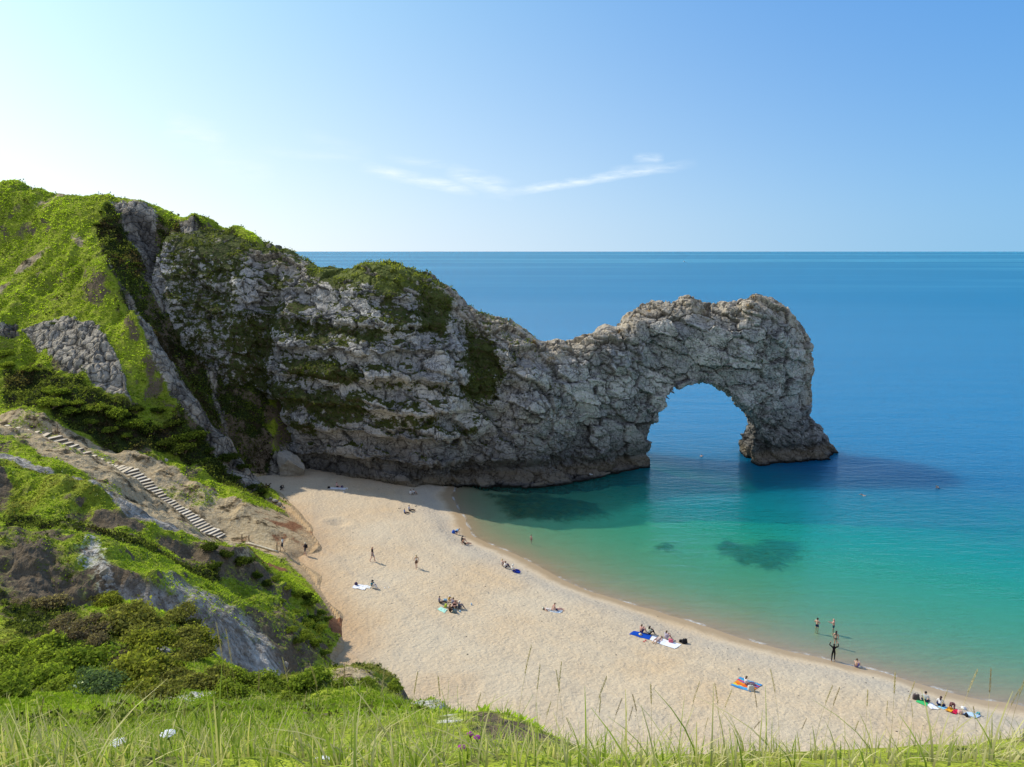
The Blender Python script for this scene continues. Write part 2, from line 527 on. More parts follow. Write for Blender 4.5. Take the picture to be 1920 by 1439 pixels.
VS = 0.25
X0, X1, Y0, Y1, Z0, Z1 = -62.0, 64.0, 112.0, 166.0, -4.5, 46.0
gx = np.arange(X0, X1, VS); gy = np.arange(Y0, Y1, VS); gz = np.arange(Z0, Z1, VS)
GX, GZ = np.meshgrid(gx, gz, indexing='ij')
sil = poly_sd(GX, GZ, SIL)
RR = np.interp(GX, [-62, -30, -15, -3, 8, 22, 60], [26, 24, 20, 13, 7.5, 6.0, 5.5])
tq = np.clip(-sil / RR, 0, 1)
prof = np.sqrt(np.maximum(1 - (1 - tq) ** 2, 0))
yb = np.interp(GX, BX, BY); wf = np.interp(GX, WX, WF)
yc = yb + wf
wfront = wf * prof
# --- relief of the landward face
def face_line(pts): return [to_face(*p) for p in pts]
relief = np.zeros_like(GX)
wobx = GX + 1.0 * fbm2(GX * 0.15, GZ * 0.15, 3, 61); wobz = GZ + 0.8 * fbm2(GX * 0.12 + 9, GZ * 0.2, 3, 62)
for pts, dep, w in [([(800, 515), (812, 570), (820, 640)], 1.8, 2.6), ([(880, 585), (905, 660), (905, 750)], 2.2, 3.0),
                    ([(500, 520), (482, 640), (480, 740), (508, 800), (512, 850)], 4.0, 3.6), ([(955, 740), (930, 800), (890, 850), (870, 880)], 2.2, 1.8),
                    ([(515, 770), (515, 850)], 3.5, 2.0), ([(1095, 790), (1075, 850)], 1.2, 1.6), ([(735, 780), (745, 860)], 0.8, 1.6),
                    ([(560, 490), (575, 600)], 1.0, 2.0)]:
    dd, _ = seg_dist(wobx, wobz, face_line(pts)); relief += dep * np.exp(-(dd / w) ** 2)
for pts, dep, w in [([(835, 640), (842, 700), (836, 800), (830, 870)], 1.6, 2.2), ([(790, 780), (800, 850)], 1.0, 2.5), ([(455, 470), (462, 600), (455, 700)], 2.0, 2.0),
                    ([(560, 770), (570, 860)], 1.2, 2.4), ([(640, 800), (690, 860)], 0.9, 3.0), ([(1000, 660), (1010, 760)], 0.9, 3.0), ([(1160, 640), (1180, 760)], 0.7, 3.0)]:
    dd, _ = seg_dist(wobx, wobz, face_line(pts)); relief -= dep * np.exp(-(dd / w) ** 2)
# beds: stepped ledges on the cliff (die out towards the arch)
lw = np.interp(GX, [-45, -38, -12, 2, 12], [0.3, 1, 1, 0.25, 0.1])
bz = wobz + 0.05 * GX + 0.5 * fbm2(GX * 0.5, GZ * 0.5, 2, 63)
ph = (bz / 4.3) % 1.0
relief += lw * 1.35 * (sstep(0.0, 0.55, ph) * 1.0 - sstep(0.82, 1.0, ph)) - lw * 0.4
relief += 1.6 * fbm2(GX * 0.07, GZ * 0.09, 3, 64) * np.interp(GX, [-45, 0, 20], [1.2, 0.9, 0.55])
# wave-cut foot: notch and low platform
foot = np.exp(-((GZ - 2.3) / 1.1) ** 2) * np.interp(GX, [-12, -6, 60, 64], [0, 1.1, 0.8, 0.4])
relief += foot
plat = sstep(1.5, 0.4, GZ + 0.35 * fbm2(GX * 0.4, GX * 0.0, 2, 66))
relief -= plat * np.interp(GX, [-14, -8, 6, 14, 19, 24, 30, 60], [0.0, 1.0, 3.2, 3.0, 1.2, 1.2, 1.0, 1.5])
yf = yc - wfront + relief * np.clip(tq * 3, 0, 1)
ybk = yc + prof * np.interp(GX, [-62, -20, 10, 22, 60], [14, 12, 6, 5, 5]) + 1.0 * fbm2(GX * 0.2, GZ * 0.2, 3, 67)
field = np.maximum(yf[:, None, :] - gy[None, :, None], gy[None, :, None] - ybk[:, None, :]).astype(np.float32)
field = np.maximum(field, np.where(sil > 0, sil, -9)[:, None, :].astype(np.float32))
# the arch, skewed a little through the wall
i0, i1 = int((14 - X0) / VS), int((56 - X0) / VS)
hx = gx[i0:i1]
HX3 = hx[:, None, None] - (-0.02) * (gy[None, :, None] - yb[i0:i1, None, :])
HZ3 = np.broadcast_to(gz[None, None, :], HX3.shape)
ring = poly_sd(HX3, HZ3 - 0.02 * (gy[None, :, None] - 138), HOLE).astype(np.float32)
field[i0:i1] = np.maximum(field[i0:i1], -ring)
V, F = surface_nets(field, (X0, Y0, Z0), VS)
del field, ring, HX3, HZ3
N = vert_normals(V, F)
# blocky joints: two sizes of block, pushed in and out along the surface, with cracks between
wv = 0.5 * np.stack([fbm3(V[:, 0] * .5, V[:, 1] * .5, V[:, 2] * .5, 2, 70 + k) for k in range(3)], 1)
q = (V + wv)
# the beds are tilted: joints are laid out along the dip
ca, sa = math.cos(R(24)), math.sin(R(24))
q = np.stack([q[:, 0] * ca - q[:, 2] * sa, q[:, 1], q[:, 0] * sa + q[:, 2] * ca], 1)
big = np.interp(V[:, 0], [-40, -10, 5, 60], [0.8, 0.95, 1.15, 1.15])
amp = np.interp(V[:, 0], [-45, -12, 4, 60], [.72, .8, 1.0, 1.0])
mB = sstep(-.22, .22, fbm3(V[:, 0] * .16, V[:, 1] * .16, V[:, 2] * .22, 3, 77)); mC = sstep(-.15, .3, fbm3(V[:, 0] * .23 + 9, V[:, 1] * .23, V[:, 2] * .3, 3, 78))
f1, f2, cid, tl = voronoi3(q[:, 0] / 5.2 + .25 * wv[:, 0], q[:, 1] / 3.6, q[:, 2] / 2.7 + .2 * wv[:, 2], 5, True)
e1 = f2 - f1
g1, g2, cid2, tl2 = voronoi3(q[:, 0] / 2.3, q[:, 1] / 1.7, q[:, 2] / 1.3, 9, True)
e2 = g2 - g1
h1, h2, cid3, tl3 = voronoi3(q[:, 0] / .95, q[:, 1] / .95, q[:, 2] / .75, 15, True)
e3 = h2 - h1
rough = fbm3(V[:, 0] * 0.9, V[:, 1] * 0.9, V[:, 2] * 0.9, 3, 80)
disp = (cid - 0.5) * 0.95 + tl * 1.5 - 0.40 * (1 - sstep(0, 0.05, e1))
disp += (.2 + .8 * mB) * ((cid2 - 0.5) * 0.5 + tl2 * .7 - 0.26 * (1 - sstep(0, 0.10, e2)))
disp += (.25 + .75 * mC) * ((cid3 - 0.5) * 0.26 + tl3 * .4 - 0.12 * (1 - sstep(0, 0.2, e3))) + 0.16 * rough
disp *= amp
Vd = V + N * disp[:, None]
N2 = vert_normals(Vd, F)
# --- vegetation maps, and a tan tone towards the crest
fx = V[:, 0]; fz = V[:, 2]
jx = fx + 1.1 * fbm2(fx * .3, fz * .3, 3, 90); jz = fz + 0.9 * fbm2(fx * .3 + 4, fz * .3, 3, 91)
veg = np.zeros(len(V))
front = N[:, 1] < 0.35
for pts, w in [
    ([(492, 590), (560, 588), (640, 605), (760, 603), (775, 622), (700, 640), (620, 632), (540, 625), (490, 620)], .9),
    ([(560, 668), (640, 672), (690, 690), (690, 722), (620, 712), (560, 700)], 1),
    ([(690, 708), (760, 706), (862, 718), (862, 728), (770, 728), (690, 722)], .9),
    ([(500, 700), (560, 712), (620, 728), (700, 735), (690, 790), (620, 795), (570, 765), (520, 770)], .95),
    ([(690, 768), (830, 770), (830, 800), (700, 800)], .8),
    ([(540, 770), (605, 780), (600, 820), (545, 800)], .9),
    ([(782, 512), (850, 560), (850, 600), (835, 640), (790, 625), (775, 560)], 1),
    ([(870, 600), (930, 640), (948, 690), (935, 745), (890, 760), (862, 740), (875, 670)], 1),
    ([(855, 790), (900, 785), (905, 810), (860, 812)], .8),
    ([(960, 790), (1000, 800), (990, 815), (960, 812)], .6),
    ([(1015, 700), (1045, 690), (1065, 735), (1040, 780), (1020, 760)], .45), ([(980, 660), (1010, 680), (1010, 730), (985, 720)], .45),
    ([(290, 378), (400, 415), (455, 440), (462, 560), (470, 760), (420, 780), (330, 560)], .66), ([(385, 420), (440, 440), (440, 560), (400, 520)], .8),
    ([(440, 560), (520, 600), (510, 760), (540, 850), (470, 850), (440, 740)], .85),
    ([(1180, 720), (1240, 712), (1235, 740), (1180, 745)], .4), ([(1235, 615), (1420, 640), (1410, 680), (1300, 660), (1230, 640)], .3), ([(1395, 650), (1430, 655), (1425, 685), (1400, 680)], .6)]:
    s = poly_sd(jx, jz, face_line(pts))
    veg = np.maximum(veg, .80 * w * sstep(1.2, -1.4, s))
veg *= front
up = N2[:, 2]
cl = np.interp(fx, [-45, -10, 6, 20], [1, 0.8, 0.3, 0.12])
nz1 = fbm3(fx * .25, V[:, 1] * .25, fz * .25, 3, 92)
veg = np.maximum(veg, sstep(0.5, 0.75, up + 0.5 * nz1) * cl * sstep(4, 7, fz))
veg = np.maximum(veg, cl * 0.8 * sstep(0.30, 0.55, nz1) * sstep(5, 8, fz))
topg = poly_sd(jx, jz, [to_crest(*p) for p in [(570, 480), (640, 490), (720, 480), (790, 500), (795, 530), (760, 545), (700, 535), (640, 530), (590, 515)]])
lush = sstep(0.6, -1.0, topg)
veg = np.maximum(veg, lush * sstep(-0.45, 0.25, nz1 + 0.6 * up))
crest_d = np.clip(-np.interp(fx, gx, np.zeros_like(gx)), 0, 1)
silv = np.array(poly_sd(fx, fz, SIL))
tan = sstep(-4.5, -0.3, silv) * (fz > 10)
crack = np.minimum(np.minimum(sstep(0, 0.075, e1), 1 - mB * .8 * (1 - sstep(0, 0.13, e2))), 1 - mC * .55 * (1 - sstep(0, .2, e3)))
ridge_attrs = dict(veg=np.clip(veg, 0, 1), tan=tan, crack=crack, lush=np.clip(np.maximum(lush, tan * .5), 0, 1), cell=cid * 0.6 + cid2 * 0.4)  # lush also carries a lighter plant tint painted for the sunlit crest


def split_mesh(name, keep, mat):
    Fk = F[keep]; used = np.unique(Fk); mp = np.full(len(V), -1); mp[used] = np.arange(len(used))
    o = mesh_np(name, Vd[used], mp[Fk], mat, {k: a[used] for k, a in ridge_attrs.items()}, smooth=False)
    return o
fcx = V[F].mean(1)[:, 0]
CUT = to_face(1020, 700)[0]
# ================================================================== light
SUN_EL = R(43.0)
SUN_AZ = R(-59.0)            # from +Y, negative = to the left
to_sun = Vector((math.sin(SUN_AZ) * math.cos(SUN_EL), math.cos(SUN_AZ) * math.cos(SUN_EL), math.sin(SUN_EL)))
sun_d = bpy.data.lights.new("sun", 'SUN'); sun_d.energy = 4.3; sun_d.angle = R(0.53); sun_d.color = (1.0, 0.93, 0.80)
sun = bpy.data.objects.new("sun", sun_d); COL.objects.link(sun)
sun.rotation_euler = to_sun.to_track_quat('Z', 'Y').to_euler(); sun.location = (-60, 60, 120)

world = bpy.data.worlds.new("World"); scene.world = world; world.use_nodes = True
wt = world.node_tree; wt.nodes.clear(); g = NT(wt)
sky = g.n('ShaderNodeTexSky', sky_type='NISHITA', sun_disc=False)
sky.sun_elevation = SUN_EL; sky.sun_rotation = SUN_AZ; sky.altitude = 0; sky.air_density = 1.0; sky.dust_density = 1.6; sky.ozone_density = 3.0
tc = g.n('ShaderNodeTexCoord')
sep = g.n('ShaderNodeSeparateXYZ', {0: tc.outputs['Generated']})
# cirrus wisps: thin streaks laid out by azimuth / elevation of the sky itself
az = g.math('ARCTAN2', sep.outputs[0], sep.outputs[1])
el = g.math('ARCSINE', sep.outputs[2])
def sky_ang(px, py):
    d = survey(px, py, Y=1.0) - np.array([0, 0, CAM_H]); d /= np.linalg.norm(d)
    return math.atan2(d[0], d[1]), math.asin(d[2])
ang = g.n('ShaderNodeCombineXYZ', {0: az, 1: el, 2: 0.0}).outputs[0]
wn = g.n('ShaderNodeTexNoise', {'Vector': ang, 'Scale': 22.0, 'Detail': 5.0, 'Roughness': 0.6}).outputs[1]
wv_ = g.n('ShaderNodeVectorMath', {0: wn, 1: (0.5, 0.5, 0.5)}, operation='SUBTRACT').outputs[0]
wv_ = g.n('ShaderNodeVectorMath', {0: wv_, 1: (0.013, 0.007, 0)}, operation='MULTIPLY').outputs[0]
ang2 = g.n('ShaderNodeVectorMath', {0: ang, 1: wv_}, operation='ADD').outputs[0]
s2 = g.n('ShaderNodeSeparateXYZ', {0: ang2})
fib = g.n('ShaderNodeTexNoise', {'Vector': g.n('ShaderNodeMapping', {'Vector': ang, 'Rotation': (0, 0, R(12)), 'Scale': (18, 90, 1)}).outputs[0], 'Scale': 1.0, 'Detail': 5.0, 'Roughness': 0.65}).outputs[0]
def streak(a, b, w, amt, soft=1.0):
    (ax, ay), (bx, by) = sky_ang(*a), sky_ang(*b)
    L = math.hypot(bx - ax, by - ay); ux, uy = (bx - ax) / L, (by - ay) / L
    rx = g.math('SUBTRACT', s2.outputs[0], ax); ry = g.math('SUBTRACT', s2.outputs[1], ay)
    t = g.math('ADD', g.math('MULTIPLY', rx, ux), g.math('MULTIPLY', ry, uy))
    d = g.math('ABSOLUTE', g.math('SUBTRACT', g.math('MULTIPLY', rx, -uy), g.math('MULTIPLY', ry, -ux)))
    e = g.math('MULTIPLY', g.mapr(t, 0, L * .25), g.mapr(t, L, L * .75))
    c = g.mapr(d, w * 1.3, 0.0)
    return g.math('MULTIPLY', g.math('MULTIPLY', e, c), amt)
cl_ = None
for a in [((670, 311), (900, 362), .0075, .75), ((830, 318), (970, 362), .011, .62), ((900, 368), (1310, 304), .0055, .75), ((1140, 325), (1250, 312), .006, .4),
          ((1185, 299), (1245, 297), .006, .5), ((720, 294), (850, 312), .005, .3), ((300, 235), (430, 270), .018, .4), ((380, 300), (520, 330), .02, .25), ((450, 280), (700, 300), .006, .2), ((560, 250), (700, 290), .01, .12)]:
    s = streak(*a); cl_ = s if cl_ is None else g.math('MAXIMUM', cl_, s)
cl_ = g.math('MULTIPLY', cl_, g.mapr(fib, 0.34, 0.62, 0.12, 1.0))

# the clear-sky model, then the haze the photo shows: white towards the sun, pale along the horizon; unseen parts brightened as added fill
side = g.mapr(az, .62, -.60)
side = g.math('POWER', side, 1.35)
elu = g.math('MAXIMUM', el, 0.0)
horiz = g.math('EXPONENT', g.math('MULTIPLY', elu, g.mapr(side, 0, 1, -4.4, -2.9)))
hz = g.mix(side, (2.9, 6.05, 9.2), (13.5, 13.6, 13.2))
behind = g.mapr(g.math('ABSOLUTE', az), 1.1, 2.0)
hz = g.mix(behind, hz, (7.6, 8.0, 8.6))  # unseen sky behind the camera, brightened to fill the shaded cliff face
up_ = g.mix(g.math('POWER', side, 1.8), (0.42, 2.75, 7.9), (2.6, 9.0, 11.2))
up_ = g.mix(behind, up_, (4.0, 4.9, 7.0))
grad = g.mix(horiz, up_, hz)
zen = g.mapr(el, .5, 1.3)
grad = g.mix(zen, grad, (2.6, 3.6, 6.2))  # zenith out of view, brightened for extra fill from above
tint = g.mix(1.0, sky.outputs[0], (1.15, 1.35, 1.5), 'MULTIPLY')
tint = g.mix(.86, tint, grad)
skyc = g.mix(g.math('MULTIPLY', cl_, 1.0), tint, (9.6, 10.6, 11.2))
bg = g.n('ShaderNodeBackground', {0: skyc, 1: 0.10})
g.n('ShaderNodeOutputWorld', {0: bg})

scene.view_settings.view_transform = 'Standard'; scene.view_settings.look = 'None'
scene.view_settings.exposure = 0; scene.view_settings.gamma = 1
scene.render.engine = 'CYCLES'
scene.cycles.use_denoising = True; scene.cycles.use_adaptive_sampling = True; scene.cycles.adaptive_threshold = 0.01
scene.cycles.max_bounces = 6; scene.cycles.diffuse_bounces = 2; scene.cycles.glossy_bounces = 3; scene.cycles.transparent_max_bounces = 12
scene.cycles.caustics_reflective = False; scene.cycles.caustics_refractive = False


# ================================================================== materials
def principled(g, color, rough=0.9, bump=None, spec=0.15, **kw):
    ins = {'Base Color': color, 'Roughness': rough, 'Specular IOR Level': spec}
    if bump is not None: ins['Normal'] = bump
    ins.update(kw)
    b = g.n('ShaderNodeBsdfPrincipled', ins)
    g.n('ShaderNodeOutputMaterial', {0: b})
    return b


def rock_material():
    m, nt = new_mat("limestone"); g = NT(nt)
    pos = g.n('ShaderNodeNewGeometry').outputs['Position']
    z = g.n('ShaderNodeSeparateXYZ', {0: pos}).outputs[2]
    A = lambda k: g.nt_attr(k).outputs['Fac']
    veg, tan_, crack, lush, cell = (A(k) for k in ('veg', 'tan', 'crack', 'lush', 'cell'))
    n1 = g.noise(pos, 0.35, 4, .6); n2 = g.noise(pos, 1.7, 5, .65); n3 = g.noise(pos, 7.0, 4, .7)
    warp = g.n('ShaderNodeVectorMath', {0: g.n('ShaderNodeTexNoise', {'Vector': pos, 'Scale': 0.8, 'Detail': 3.0}).outputs[1], 1: (1.2, 1.2, 1.2)}, operation='MULTIPLY').outputs[0]
    wp = g.n('ShaderNodeVectorMath', {0: pos, 1: warp}, operation='ADD').outputs[0]
    v1 = g.n('ShaderNodeTexVoronoi', {'Vector': wp, 'Scale': 0.75}, feature='DISTANCE_TO_EDGE').outputs[0]
    v2 = g.n('ShaderNodeTexVoronoi', {'Vector': wp, 'Scale': 1.9}, feature='DISTANCE_TO_EDGE').outputs[0]
    base = g.mix(g.mapr(n2, .35, .65), (0.29, 0.278, 0.257), (0.55, 0.528, 0.485))
    base = g.mix(g.mapr(n1, .45, .62), base, (0.36, 0.355, 0.352))
    base = g.mix(g.math('MULTIPLY', g.mapr(cell, .45, .75), .75), base, (0.70, 0.67, 0.61))
    base = g.mix(g.math('MULTIPLY', tan_, g.mapr(n2, .3, .6, .3, .85)), base, (0.54, 0.44, 0.30))
    base = g.mix(g.math('MULTIPLY', g.mapr(n1, .60, .68), tan_), base, (0.45, 0.28, 0.10))
    base = g.mix(g.math('MULTIPLY', g.mapr(n3, .52, .66), .35), base, (0.10, 0.095, 0.09))
    brk = g.mapr(g.noise(pos, .22, 3, .5), .42, .58)
    cr1 = g.math('SUBTRACT', 1.0, g.math('MULTIPLY', g.mapr(v1, 0.0, 0.05, .6, 0), brk)); cr2 = g.math('SUBTRACT', 1.0, g.math('MULTIPLY', g.mapr(v2, 0.0, 0.06, .42, 0), g.mapr(n1, .4, .6)))
    c = g.math('MINIMUM', cr1, cr2)
    c = g.math('MULTIPLY', c, g.mapr(crack, 0.0, 0.8, .33, 1))
    base = g.mix(1.0, base, g.n('ShaderNodeCombineColor', {0: c, 1: c, 2: c}).outputs[0], 'MULTIPLY')
    # tide stain
    zw = g.math('ADD', z, g.math('MULTIPLY', g.math('SUBTRACT', n1, .5), 5.0))
    dark = g.math('MULTIPLY', g.mapr(zw, 11, 2.5), .70)
    base = g.mix(dark, base, (0.062, 0.056, 0.052))
    zb = g.math('ADD', z, g.math('MULTIPLY', g.math('SUBTRACT', n2, .5), 1.2))
    band = g.math('MULTIPLY', g.mapr(zb, .35, .7), g.mapr(zb, 2.3, 1.5))
    base = g.mix(g.math('MULTIPLY', band, .75), base, (0.21, 0.17, 0.115))
    base = g.mix(g.mapr(z, .55, .2), base, (0.02, 0.018, 0.014))
    # plants
    vn = g.noise(pos, .9, 6, .78)
    vm = g.mapr(g.math('ADD', veg, g.math('MULTIPLY', g.math('SUBTRACT', vn, .5), 2.1)), .47, .57)
    green = g.mix(g.mapr(n3, .35, .65), (0.045, 0.055, 0.018), (0.11, 0.13, 0.035))
    green = g.mix(g.mapr(n2, .52, .62), green, (0.11, 0.085, 0.05))
    green = g.mix(g.math('MULTIPLY', lush, .85), green, g.mix(g.mapr(n3, .35, .6), (0.10, 0.13, 0.022), (0.20, 0.22, 0.06)))
    col = g.mix(vm, base, green)
    # bedding planes and steep fractures: long thin lines across the face
    bed = g.noise(g.n('ShaderNodeMapping', {'Vector': wp, 'Rotation': (0, R(24), 0), 'Scale': (.16, .3, .85)}).outputs[0], 1.0, 3, .55, .3)
    frc = g.noise(g.n('ShaderNodeMapping', {'Vector': wp, 'Rotation': (0, R(-12), 0), 'Scale': (.75, .4, .16)}).outputs[0], 1.0, 3, .55, .3)
    lb = g.mapr(g.math('ABSOLUTE', g.math('SUBTRACT', bed, .5)), 0.0, .016); lf = g.mapr(g.math('ABSOLUTE', g.math('SUBTRACT', frc, .47)), 0.0, .013)
    lin = g.math('MULTIPLY', lb, lf)
    lv = g.math('ADD', .38, g.math('MULTIPLY', lin, .62))
    col = g.mix(g.math('SUBTRACT', 1.0, vm), col, g.mix(1.0, col, g.n('ShaderNodeCombineColor', {0: lv, 1: lv, 2: lv}).outputs[0], 'MULTIPLY'))
    hgt = g.math('ADD', g.math('ADD', g.math('MULTIPLY', n2, .35), g.math('ADD', g.math('MULTIPLY', n3, .22), g.math('MULTIPLY', lin, .16))), g.math('ADD', g.math('MULTIPLY', g.math('MULTIPLY', g.mapr(v1, 0, .12), brk), .22), g.math('MULTIPLY', g.mapr(v2, 0, .12), .09)))
    bump = g.n('ShaderNodeBump', {'Strength': 1.0, 'Distance': 0.55, 'Height': hgt}).outputs[0]
    principled(g, col, 0.92, bump, 0.1)
    return m


def hill_material():
    m, nt = new_mat("hillside"); g = NT(nt)
    pos = g.n('ShaderNodeNewGeometry').outputs['Position']
    A = lambda k: g.nt_attr(k).outputs['Fac']
    grass, scrub, rock, clay, dirt, red, chalk, steep, crack = (A(k) for k in ('grass', 'scrub', 'rock', 'clay', 'dirt', 'red', 'chalk', 'steep', 'crack'))
    n1 = g.noise(pos, 0.12, 4, .6); n2 = g.noise(pos, .6, 5, .65); n3 = g.noise(pos, 3.0, 5, .7); n4 = g.noise(pos, 14.0, 3, .7)
    gr = g.mix(g.mapr(n3, .35, .65), (0.17, 0.22, 0.02), (0.42, 0.48, 0.05))
    gr = g.mix(g.math('MULTIPLY', g.mapr(n2, .5, .68), .6), gr, (0.20, 0.17, 0.06))
    gr = g.mix(g.math('MULTIPLY', g.mapr(n1, .52, .62), .4), gr, (0.06, 0.085, 0.012))
    sc = g.mix(g.mapr(n3, .35, .65), (0.018, 0.026, 0.008), (0.050, 0.070, 0.016))
    sc = g.mix(g.mapr(n2, .48, .6), sc, (0.05, 0.038, 0.022))
    soil = g.mix(g.mapr(n3, .3, .7), (0.10, 0.075, 0.048), (0.22, 0.17, 0.115))
    di = g.mix(g.mapr(n3, .3, .7), (0.36, 0.26, 0.14), (0.64, 0.52, 0.33)); di = g.mix(g.math('MULTIPLY', g.mapr(n2, .5, .62), .65), di, (0.25, 0.165, 0.085)); di = g.mix(g.mapr(g.math('ADD', n2, g.math('MULTIPLY', n4, .4)), .76, .82), di, (.07, .055, .03))
    re = g.mix(g.mapr(n3, .3, .7), (0.18, 0.07, 0.035), (0.36, 0.19, 0.10))
    rill = g.noise(g.n('ShaderNodeMapping', {'Vector': pos, 'Scale': (1.6, 1.6, .35)}).outputs[0], 1.0, 4, .7)
    cy = g.mix(g.mapr(rill, .35, .62), (0.15, 0.13, 0.11), (0.52, 0.48, 0.42))
    cy = g.mix(g.math('MULTIPLY', g.mapr(g.math('ADD', g.math('MULTIPLY', n2, .5), g.math('MULTIPLY', n3, .5)), .5, .58), .8), cy, (0.17, 0.13, 0.085)); cy = g.mix(g.math('MULTIPLY', g.mapr(n4, .55, .7), .5), cy, (.62, .59, .53))
    ch = g.mix(g.mapr(n3, .35, .65), (0.40, 0.37, 0.32), (0.66, 0.62, 0.55))
    di = g.mix(g.math('MULTIPLY', A('toe'), .85), di, g.mix(g.mapr(n3, .3, .7), (0.46, 0.30, 0.155), (0.60, 0.43, 0.255)))
    rk = g.mix(g.mapr(n3, .35, .65), (0.25, 0.225, 0.19), (0.50, 0.46, 0.395))
    rk = g.mix(1.0, rk, g.mix(A('streak'), (.42, .40, .38), (1.15, 1.12, 1.05)), 'MULTIPLY')
    wpv = g.n('ShaderNodeVectorMath', {0: pos, 1: g.n('ShaderNodeTexNoise', {'Vector': pos, 'Scale': 1.0, 'Detail': 3.0}).outputs[1]}, operation='ADD').outputs[0]
    vv = g.n('ShaderNodeTexVoronoi', {'Vector': wpv, 'Scale': .62}, feature='DISTANCE_TO_EDGE').outputs[0]
    ck = g.mapr(vv, 0.0, .07, .3, 1)
    rk = g.mix(1.0, rk, g.n('ShaderNodeCombineColor', {0: ck, 1: ck, 2: ck}).outputs[0], 'MULTIPLY')
    rk = g.mix(1.0, rk, g.n('ShaderNodeCombineColor', {0: g.mapr(crack, 0, .8, .3, 1), 1: g.mapr(crack, 0, .8, .3, 1), 2: g.mapr(crack, 0, .8, .3, 1)}).outputs[0], 'MULTIPLY')
    jit = g.math('MULTIPLY', g.math('SUBTRACT', g.math('ADD', g.math('MULTIPLY', n3, .6), g.math('MULTIPLY', n2, .4)), .5), 1.5)
    def over(col, w, c, lo=.40, hi=.60):
        return g.mix(g.mapr(g.math('ADD', w, jit), lo, hi), col, c)
    col = soil
    col = over(col, grass, gr); col = over(col, scrub, sc); col = over(col, steep, soil); col = over(col, clay, cy); col = over(col, chalk, ch)
    col = over(col, dirt, di); col = over(col, red, re); col = over(col, rock, rk)
    hgt = g.math('ADD', g.math('ADD', g.math('MULTIPLY', n2, .6), g.math('MULTIPLY', n3, .3)), g.math('ADD', g.math('MULTIPLY', n4, .06), g.math('MULTIPLY', g.math('MULTIPLY', g.mapr(vv, 0, .14), rock), .35)))
    bump = g.n('ShaderNodeBump', {'Strength': 1.0, 'Distance': 0.7, 'Height': hgt}).outputs[0]
    principled(g, col, 0.95, bump, 0.05)
    return m


def sand_material():
    m, nt = new_mat("shingle"); g = NT(nt)
    pos = g.n('ShaderNodeNewGeometry').outputs['Position']
    A = lambda k: g.nt_attr(k).outputs['Fac']
    sh, weed, stain = A('shore'), A('weed'), A('stain')
    n1 = g.noise(pos, .10, 4, .6); n2 = g.noise(pos, .8, 4, .6); n3 = g.noise(pos, 5.0, 4, .75); n5 = g.noise(pos, 22.0, 3, .8)
    dim = g.n('ShaderNodeTexVoronoi', {'Vector': g.n('ShaderNodeVectorMath', {0: pos, 1: g.n('ShaderNodeTexNoise', {'Vector': pos, 'Scale': 1.2, 'Detail': 3.0}).outputs[1]}, operation='ADD').outputs[0], 'Scale': 2.4, 'Smoothness': .7}, feature='SMOOTH_F1').outputs[0]
    col = g.mix(g.mapr(n3, .3, .7), (0.50, 0.385, 0.25), (0.69, 0.555, 0.385))
    col = g.mix(g.math('MULTIPLY', g.mapr(n1, .45, .65), .5), col, (0.60, 0.52, 0.39))
    col = g.mix(g.math('MULTIPLY', g.mapr(n1, .46, .33), .35), col, (0.58, 0.40, 0.22))
    col = g.mix(g.math('MULTIPLY', stain, .85), col, (0.46, 0.26, 0.11))
    lines = g.noise(g.n('ShaderNodeCombineXYZ', {0: g.math('ADD', g.math('MULTIPLY', sh, .55), g.math('MULTIPLY', n1, 2.5)), 1: g.math('MULTIPLY', n1, 1.5), 2: 0.0}).outputs[0], 1.0, 4, .6)
    col = g.mix(g.math('MULTIPLY', g.mapr(lines, .52, .66), .30), col, (0.40, 0.335, 0.26))
    col = g.mix(g.math('MULTIPLY', g.mapr(lines, .46, .34), .30), col, (0.66, 0.50, 0.32))
    col = g.mix(g.math('MULTIPLY', g.mapr(n5, .6, .72), .35), col, (0.30, 0.25, 0.19))
    # pale pebble band of the berm, then wet sand
    band = g.math('MULTIPLY', g.mapr(sh, 1.6, 2.8), g.mapr(sh, 7.0, 4.0))
    col = g.mix(g.math('MULTIPLY', band, .55), col, g.mix(g.mapr(n5, .35, .65), (0.30, 0.265, 0.215), (0.62, 0.56, 0.47)))
    wet = g.mapr(g.math('ADD', sh, g.math('MULTIPLY', g.math('SUBTRACT', n2, .5), 1.0)), 1.9, .9)
    col = g.mix(g.math('MULTIPLY', wet, .8), col, (0.36, 0.255, 0.145))
    col = g.mix(g.mapr(g.math('ADD', weed, g.math('MULTIPLY', g.math('SUBTRACT', g.math('ADD', g.math('MULTIPLY', n2, .5), g.math('MULTIPLY', n3, .5)), .5), 2.6)), .30, .75), col, g.mix(g.mapr(n2, .45, .6), (0.010, 0.011, 0.007), (0.12, 0.065, 0.014)))
    dry = g.math('MULTIPLY', g.mapr(sh, 1.0, 3.0), 1.0)
    hgt = g.math('ADD', g.math('MULTIPLY', dim, g.math('MULTIPLY', dry, .17)), g.math('MULTIPLY', n3, g.math('MULTIPLY', dry, .10)))
    hgt = g.math('ADD', hgt, g.math('MULTIPLY', n5, g.math('ADD', g.math('MULTIPLY', dry, .035), .01)))
    bump = g.n('ShaderNodeBump', {'Strength': 1.0, 'Distance': 0.55, 'Height': hgt}).outputs[0]
    principled(g, col, g.mapr(wet, 0, 1, .92, .45), bump, 0.2)
    return m


